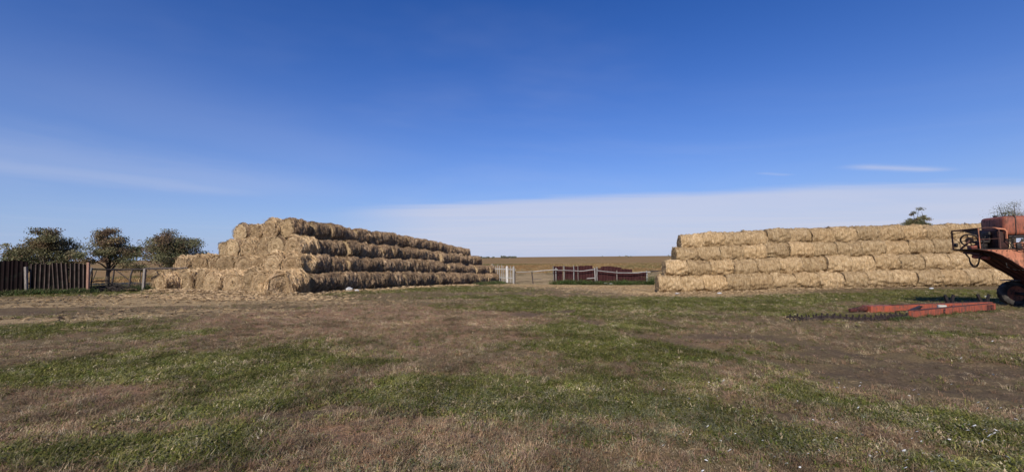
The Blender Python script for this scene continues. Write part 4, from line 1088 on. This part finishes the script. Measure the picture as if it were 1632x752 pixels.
# steering wheel
wc = Vector((.28, 1.0, Z(2.50))); ax_ = Vector((.55, -.35, .76)).normalized(); ax_ = Vector((.50, .66, .38)).normalized()
u_ = ax_.orthogonal().normalized(); v_ = ax_.cross(u_)
b = MB(); b.tube([wc + (u_ * math.cos(a) + v_ * math.sin(a)) * .25 for a in [2 * math.pi * k_ / 28 for k_ in range(28)]], .03, 8, closed=True); sw = HP('steering_wheel', b, M_dark)
for k_ in range(4):
    a = math.pi / 2 * k_ + .4; b = MB(); b.bar(wc, wc + (u_ * math.cos(a) + v_ * math.sin(a)) * .245, .03, .014, up=ax_); b.build('spoke', M_dark, sw)
b = MB(); b.tube([wc - ax_ * .05, wc + ax_ * .03], .12, 16); b.build('hub', M_dark, sw)
b = MB(); b.tube([wc - ax_ * .04, wc - ax_ * .2 + Vector((-.03, .04, -.05)), (.06, 1.12, Z(2.16))], .035, 8); HP('steering_column', b, M_rail)
b = MB(); b.rbox((.14, .62, Z(2.22)), (.18, .28, .12), .02, 2); HP('pedal_box', b, M_red)
for (s_, y_, dx_, hh_) in [(.30, .35, .08, .42), (.34, .28, -.06, .36), (.9, -.02, .1, .42), (1.0, -.03, -.05, .36), (1.1, -.02, .12, .30), (1.22, -.04, .2, .34), (1.0, .02, -.18, .3)]:
    b = MB(); b.tube([(s_, y_, Z(2.16)), (s_ + dx_ * .5, y_, Z(2.16 + hh_ * .6)), (s_ + dx_, y_ - .02, Z(2.16 + hh_))], .012, 6); b.tube([(s_ + dx_, y_ - .02, Z(2.16 + hh_)), (s_ + dx_ * 1.1, y_ - .02, Z(2.21 + hh_))], .022, 7); HP('lever', b, M_dark)
for k_ in range(4):
    b = MB(); z_ = Z(2.10 + k_ * .09); b.tube([(.95, -.05, z_ + .03), (1.2, -.08, z_ - .04), (1.6, -.07, z_ + .02), (2.3, -.05, z_ + .05)], .012, 6); HP('pipe', b, M_dark)
b = MB(); b.rbox((1.12, -.06, Z(2.24)), (.14, .07, .22), .02, 2); HP('valve_block', b, M_dark)
b = MB(); b.rbox((2.0, -.1, Z(2.50)), (.5, .16, .12), .02, 2); HP('grey_bracket', b, M_wood)
# hydraulic parts under the floor, hoses
b = MB(); b.bar((.18, 1.15, Z(2.02)), (.30, .45, Z(1.95)), .10, .08); HP('cross_beam', b, M_darkred)
b = MB(); b.tube([(.34, .95, Z(1.86)), (.52, .42, Z(1.80))], .07, 10); HP('hydraulic_cylinder', b, M_red)
for r0, off in ((.30, 0), (.36, .05)):
    pts = [(.22 + off * .3, 1.20 + off - 0.0, Z(2.02))]
    for k_ in range(9):
        a = math.pi * (k_ / 8); pts.append((.36, .93 + off * .2 + .28 * math.cos(a), Z(1.80 - (r0) * math.sin(a))))
    pts.append((.42, .55, Z(1.93))); b = MB(); b.tube(pts, .022, 7); HP('hose', b, M_dark)
for k_, (s_, z_) in enumerate([(1.45, 1.95), (1.45, 1.60), (2.1, 1.95), (2.1, 1.60), (.35, 2.09), (.85, 1.80), (1.1, 1.58)]):
    b = MB(); b.tube([(s_, -.002, Z(z_)), (s_, -.02, Z(z_))], .018, 6); HP('rivet', b, M_rail)
b = MB(); b.bar((1.3, -.012, Z(2.10)), (2.2, -.012, Z(2.10)), .02, .03); HP('edge_rib', b, M_rail)
b = MB(); b.bar((1.30, -.012, Z(1.50)), (2.2, -.012, Z(1.24)), .02, .03); HP('edge_rib', b, M_rail)
for w_ in (.25, .6, .95, 1.3):
    b = MB(); b.tube([(s__, w_, Z(z__) - .012) for s__, z__ in prof[1:]], .016, 5); HP('underside_rib', b, M_shade)
for (a_, c__) in (((.25, .2), (.9, .3)), ((.3, .5), (1.1, .55)), ((.2, .9), (1.3, .8))):
    b = MB(); b.tube([(a_[0], a_[1], Z(2.0)), ((a_[0] + c__[0]) / 2, (a_[1] + c__[1]) / 2, Z(1.80)), (c__[0], c__[1], Z(1.66))], .018, 6); HP('hose', b, M_dark)
b = MB(); b.rbox((.12, 1.52, Z(2.32)), (.10, .16, .16), .04, 2); HP('headlamp', b, M_dark)
# pale arrow mark on the dark underside
def onp(s_):
    for (s0, z0_), (s1, z1_) in zip(prof[:-1], prof[1:]):
        if s0 <= s_ <= s1: return z0_ + (z1_ - z0_) * (s_ - s0) / (s1 - s0)
b = MB()
def mk(p, q): 
    b.bar((p[0], p[1], Z(onp(p[0])) - .004), (q[0], q[1], Z(onp(q[0])) - .004), .03, .004, up=(-.55, 0, -.8))
mk((1.22, .72), (1.02, .42)); mk((1.22, .72), (1.36, .52)); mk((1.34, .36), (1.36, .16))
HP('painted_arrow', b, M_white)
# tank
b = MB(); b.rbox((1.85, .64, Z(3.0)), (2.15, 1.28, .72), .13, 4); tk = HP('fuel_tank', b, M_tank)
for s_ in (1.10, 1.8, 2.4):
    b = MB(); n_ = 24; b.tube([(s_, .64 + .652 * max(-1, min(1, 1.35 * math.cos(2 * math.pi * k_ / n_))), Z(3.0) + .372 * max(-1, min(1, 1.35 * math.sin(2 * math.pi * k_ / n_)))) for k_ in range(n_)], .014, 6, closed=True); b.build('tank_strap', M_dark, tk)
b = MB(); b.tube([(1.15, 1.05, Z(3.34)), (1.15, 1.05, Z(3.42))], .06, 12); b.tube([(1.15, 1.05, Z(3.42)), (1.15, 1.05, Z(3.45))], .085, 12); b.build('cap', M_dark, tk)
b = MB(); b.bar((.9, .62, Z(2.60)), (3.0, .62, Z(2.60)), 1.2, .08); HP('tank_cradle', b, M_dark)
# wheels and axle
def wheel(s_, y_, rad_, wdt, lab=None):
    T = []
    n_ = 40; zc_ = rad_
    prof_ = [(-.5, .62), (-.5, .86), (-.44, .95), (-.3, .995), (0, 1.0), (.3, .995), (.44, .95), (.5, .86), (.5, .62)]
    vs = []; 
    for k_ in range(n_):
        a = 2 * math.pi * k_ / n_
        for (yy, q_) in prof_:
            lug = .018 if (k_ % 2 == 0 and q_ > .94) else 0
            vs.append((s_ + (q_ * rad_ + lug) * math.cos(a), y_ + yy * wdt, zc_ + (q_ * rad_ + lug) * math.sin(a)))
    m2 = len(prof_); fs = [(k_ * m2 + i_, k_ * m2 + i_ + 1, ((k_ + 1) % n_) * m2 + i_ + 1, ((k_ + 1) % n_) * m2 + i_) for k_ in range(n_) for i_ in range(m2 - 1)]
    b = MB(); b.add(vs, fs, True); w_ = b.build('wheel', M_rubber, H)
    b = MB(); b.tube([(s_, y_ - wdt * .40, zc_), (s_, y_ + wdt * .40, zc_)], rad_ * .63, 24); b.tube([(s_, y_ - wdt * .52, zc_), (s_, y_ - wdt * .40, zc_)], rad_ * .22, 14); b.build('rim', M_tank, w_)
    for k_ in range(6):
        a = 2 * math.pi * k_ / 6; b = MB(); b.tube([(s_ + .33 * rad_ * math.cos(a), y_ - wdt * .46, zc_ + .33 * rad_ * math.sin(a)), (s_ + .33 * rad_ * math.cos(a), y_ - wdt * .38, zc_ + .33 * rad_ * math.sin(a))], .018, 6); b.build('wheel_nut', M_dark, w_)
wheel(1.84, 1.50, .47, .30); wheel(1.84, -.10, .47, .30)
wheel(4.3, .1, .60, .36); wheel(4.3, 1.35, .60, .36)
b = MB(); b.tube([(1.84, -.1, .47), (1.84, 1.5, .47)], .06, 10); HP('axle', b, M_dark)
b = MB(); b.bar((1.84, .7, .40), (2.2, .7, 1.0), .3, .2); HP('axle_bracket', b, M_dark)
b = MB(); b.bar((1.55, 1.45, .98), (2.4, 1.45, .98), .5, .03); HP('mudguard', b, M_wood)

# ------------------------------------------------------------------ red hitch frame on the ground
YA = 13.6
def gp(pxl, Yd, dz=0): X_ = wx(pxl, Yd); return Vector((X_, Yd, gz1(X_, Yd) + dz))
FR = thing('drawbar_frame', 'worn red steel drawbar frame lying on the grass before the harvester', 'frame', (0, 0, 0))
a0 = gp(1445, 13.6, .13); a1 = gp(1578, 15.9, .16)
b = MB(); b.bar(a0, a1, .09, .21); HPp = b.build('beam', M_red, FR)
b0 = gp(1412, 15.6, .14); b1 = gp(1574, 16.25, .16)
b = MB(); b.bar(b0, b1, .09, .20); b.build('beam', M_red, FR)
b = MB(); b.bar(gp(1376, 15.35, .12), gp(1413, 15.5, .13), .32, .22); b.build('end_block', M_red, FR)
b = MB(); b.bar(a0 + Vector((.25, .3, .06)), b0 + Vector((1.2, .1, .03)), .10, .05); b.build('cross_bar', M_dark, FR)
b = MB(); b.bar(a0.lerp(a1, .5), b0.lerp(b1, .62), .08, .08); b.build('cross_bar', M_red, FR)
b = MB(); b.bar(a0 + Vector((.06, .02, .112)), a1 + Vector((-.05, 0, .112)), .11, .014); b.build('top_flange', M_rail, FR)
b = MB(); b.bar(b0 + Vector((.06, .0, .107)), b1 + Vector((-.3, 0, .107)), .11, .014); b.build('top_flange', M_rail, FR)
for k_ in (.34, .93):
    q_ = a0.lerp(a1, k_) + Vector((.02, -.052, 0)); b = MB(); b.rbox(q_, (.10, .018, .16), .006, 1, Matrix.Rotation(math.atan2(a1.y - a0.y, a1.x - a0.x), 3, 'Z')); b.build('gusset', M_rail, FR)
    for dz in (-.05, .05):
        b = MB(); b.tube([q_ + Vector((0, 0, dz)), q_ + Vector((.008, -.028, dz))], .016, 6); b.build('bolt', M_dark, FR)
# rusty bits at the left tip
b = MB()
for k_ in range(6): 
    p = gp(1352 + k_ * 4.5, 15.35, .07 + .015 * k_); b.rbox(p, (.12, .16, .10 + .012 * k_), .02, 1, Matrix.Rotation(k_ * .5, 3, 'Z'))
b.bar(gp(1349, 15.2, .05), gp(1378, 15.35, .10), .06, .05); b.build('coupling', M_darkred, FR)
for pxl, Yd in ((1573, 15.75),(1566.5, 15.62)):
    b = MB(); b.bar(gp(pxl, Yd, .05), gp(pxl, Yd, .24), .10, .10); b.build('lug', M_darkred, FR)
for c_ in (1508, 1562):
    w__ = 6 if c_ == 1508 else 8
    for s_ in (-1, 1):
        Yd = 16.9; base = gp(c_ + s_ * w__ * .55, Yd, .04); top = gp(c_ + s_ * w__ * 1.15, Yd, .48)
        b = MB(); b.bar(base, base.lerp(top, .55) - Vector((s_ * .03, 0, 0)), .09, .10); b.bar(base.lerp(top, .5) - Vector((s_ * .03, 0, 0)), top, .055, .09); b.build('prong', M_dark, FR)
    b = MB(); b.bar(gp(c_ - w__, 16.9, .06), gp(c_ + w__, 16.9, .06), .14, .10); b.build('prong_bracket', M_dark, FR)
    b = MB(); b.bar(gp(c_, 16.85, .05), gp(c_ - 4, 16.1, .12), .10, .08); b.build('prong_arm', M_darkred, FR)
b = MB(); b.bar(gp(1446, 16.6, .06), gp(1575, 16.8, .06), .07, .07); b.build('rear_bar', M_dark, FR)
# tin and white scraps
p = gp(1495.5, 15.0, 0); zt_ = (a0.lerp(a1, .42)).z + .1
b = MB(); b.tube([(0, 0, 0), (0, 0, .012), (0, 0, .17), (0, 0, .18)], [.112, .12, .12, .112], 20); o = b.build('tin', M_tin)
o.location = (wx(1495.5, 15.15), 15.15, gz1(wx(1495.5, 15.15), 15.15) + .13); tag(o, 'pale tin standing between the beams of the red frame', 'tin')
o.location.z = gz1(o.location.x, 15.15) + .10
def bag(pxl, Yd, w_, h, label, seed, cat='litter', name='plastic_scrap', m_=M_white):
    nr = random.Random(seed); X_ = wx(pxl, Yd); b = MB(); nU, nV = 10, 6; vs = []
    for i_ in range(nV):
        ph = math.pi * i_ / (nV - 1)
        for k_ in range(nU):
            a = 2 * math.pi * k_ / nU; q_ = nr.uniform(.7, 1.15); vs.append((w_ / 2 * math.sin(ph) * math.cos(a) * q_, w_ * .32 * math.sin(ph) * math.sin(a) * q_, h / 2 + h / 2 * math.cos(ph) * nr.uniform(.7, 1.1)))
    fs = [(i_ * nU + k_, i_ * nU + (k_ + 1) % nU, (i_ + 1) * nU + (k_ + 1) % nU, (i_ + 1) * nU + k_) for i_ in range(nV - 1) for k_ in range(nU)]
    b.add(vs, fs); o = b.build(name, m_); o.location = (X_, Yd, near_z(np.array([X_]), np.array([Yd]))[0] + .005); return tag(o, label, cat)
bag(1077, 30.8, .34, .10, 'white plastic scrap by the left end of the right stack', 1)
bag(1144, 30.3, .34, .12, 'crumpled white bag near the foot of the right stack, right of another scrap', 2)
bag(1447, 13.9, .17, .12, 'white rag on the left end of the near red beam', 3)
bag(1566, 21.0, .14, .07, 'small white scrap on the grass left of the harvester wheel', 4)
bag(1480, 27.5, .3, .12, 'pale scrap lying near the foot of the right stack behind the red frame', 5)
# white canister against the left stack
X_ = wx(557, 29.0); o = thing('canister', 'white plastic canister tipped over at the foot of the left stack', 'canister', (X_, 29.0, near_z(np.array([X_]), np.array([29.0]))[0]), .3)
b = MB(); b.rbox((0, 0, .11), (.42, .22, .19), .05, 3); b.build('body', M_white, o)
b = MB(); b.tube([(.21, 0, .14), (.27, 0, .14)], .045, 10); b.build('spout', M_dark, o)
b = MB(); b.tube([(-.12, 0, .19), (-.08, 0, .25), (.06, 0, .25), (.1, 0, .19)], .018, 6); b.build('handle', M_white, o)
bag(569, 28.6, .3, .14, 'crumpled white sack right of the white canister', 6)

# ------------------------------------------------------------------ rusty conveyor chain
CH = thing('conveyor_chain', 'rusty slatted conveyor chain stretched out on the grass beside the red frame', 'chain', (0, 0, 0))
path = [(1256, 12.95), (1300, 13.0), (1345, 13.15), (1390, 13.3), (1425, 13.6), (1452, 13.75)]
pts = []
for (a, ya), (b_2, yb_) in zip(path[:-1], path[1:]):
    for k_ in range(10): q = k_ / 10; Yd = ya + (yb_ - ya) * q; X_ = wx(a + (b_2 - a) * q, Yd); pts.append(Vector((X_, Yd, 0)))
# resample
out = [pts[0]]; 
for p in pts[1:]:
    while (p - out[-1]).length > .21: out.append(out[-1] + (p - out[-1]).normalized() * .21)
b = MB(); hw = .095; L_ = .20
for s_ in (-1, 1):
    b.bar((-L_ / 2, s_ * hw, .045), (L_ / 2, s_ * hw, .045), .012, .05)
    b.bar((-L_ * .3, s_ * (hw + .01), .06), (-L_ * .3, s_ * (hw + .01), .085), .03, .012)
b.bar((0, -hw, .05), (0, -hw, .15), .045, .016); b.bar((0, hw, .05), (0, hw, .15), .045, .016)
b.tube([(L_ / 2 - .01, -hw, .045), (L_ / 2 - .01, hw, .045)], .014, 6); b.tube([(-L_ * .1, -hw, .045), (-L_ * .1, hw, .045)], .018, 6)
lm = b.mesh('link'); lm.materials.append(M_chain)
for k_, p in enumerate(out[:-1]):
    d_ = out[k_ + 1] - p; o = bpy.data.objects.new('link', lm); COL.objects.link(o); o.parent = CH
    X_, Yd = p.x, p.y; o.location = (X_, Yd + random.gauss(0, .008), near_z(np.array([X_]), np.array([Yd]))[0] + .03)
    o.rotation_euler = (random.gauss(0, .10) + (.5 if k_ < 2 else 0), random.gauss(0, .05), math.atan2(d_.y, d_.x))
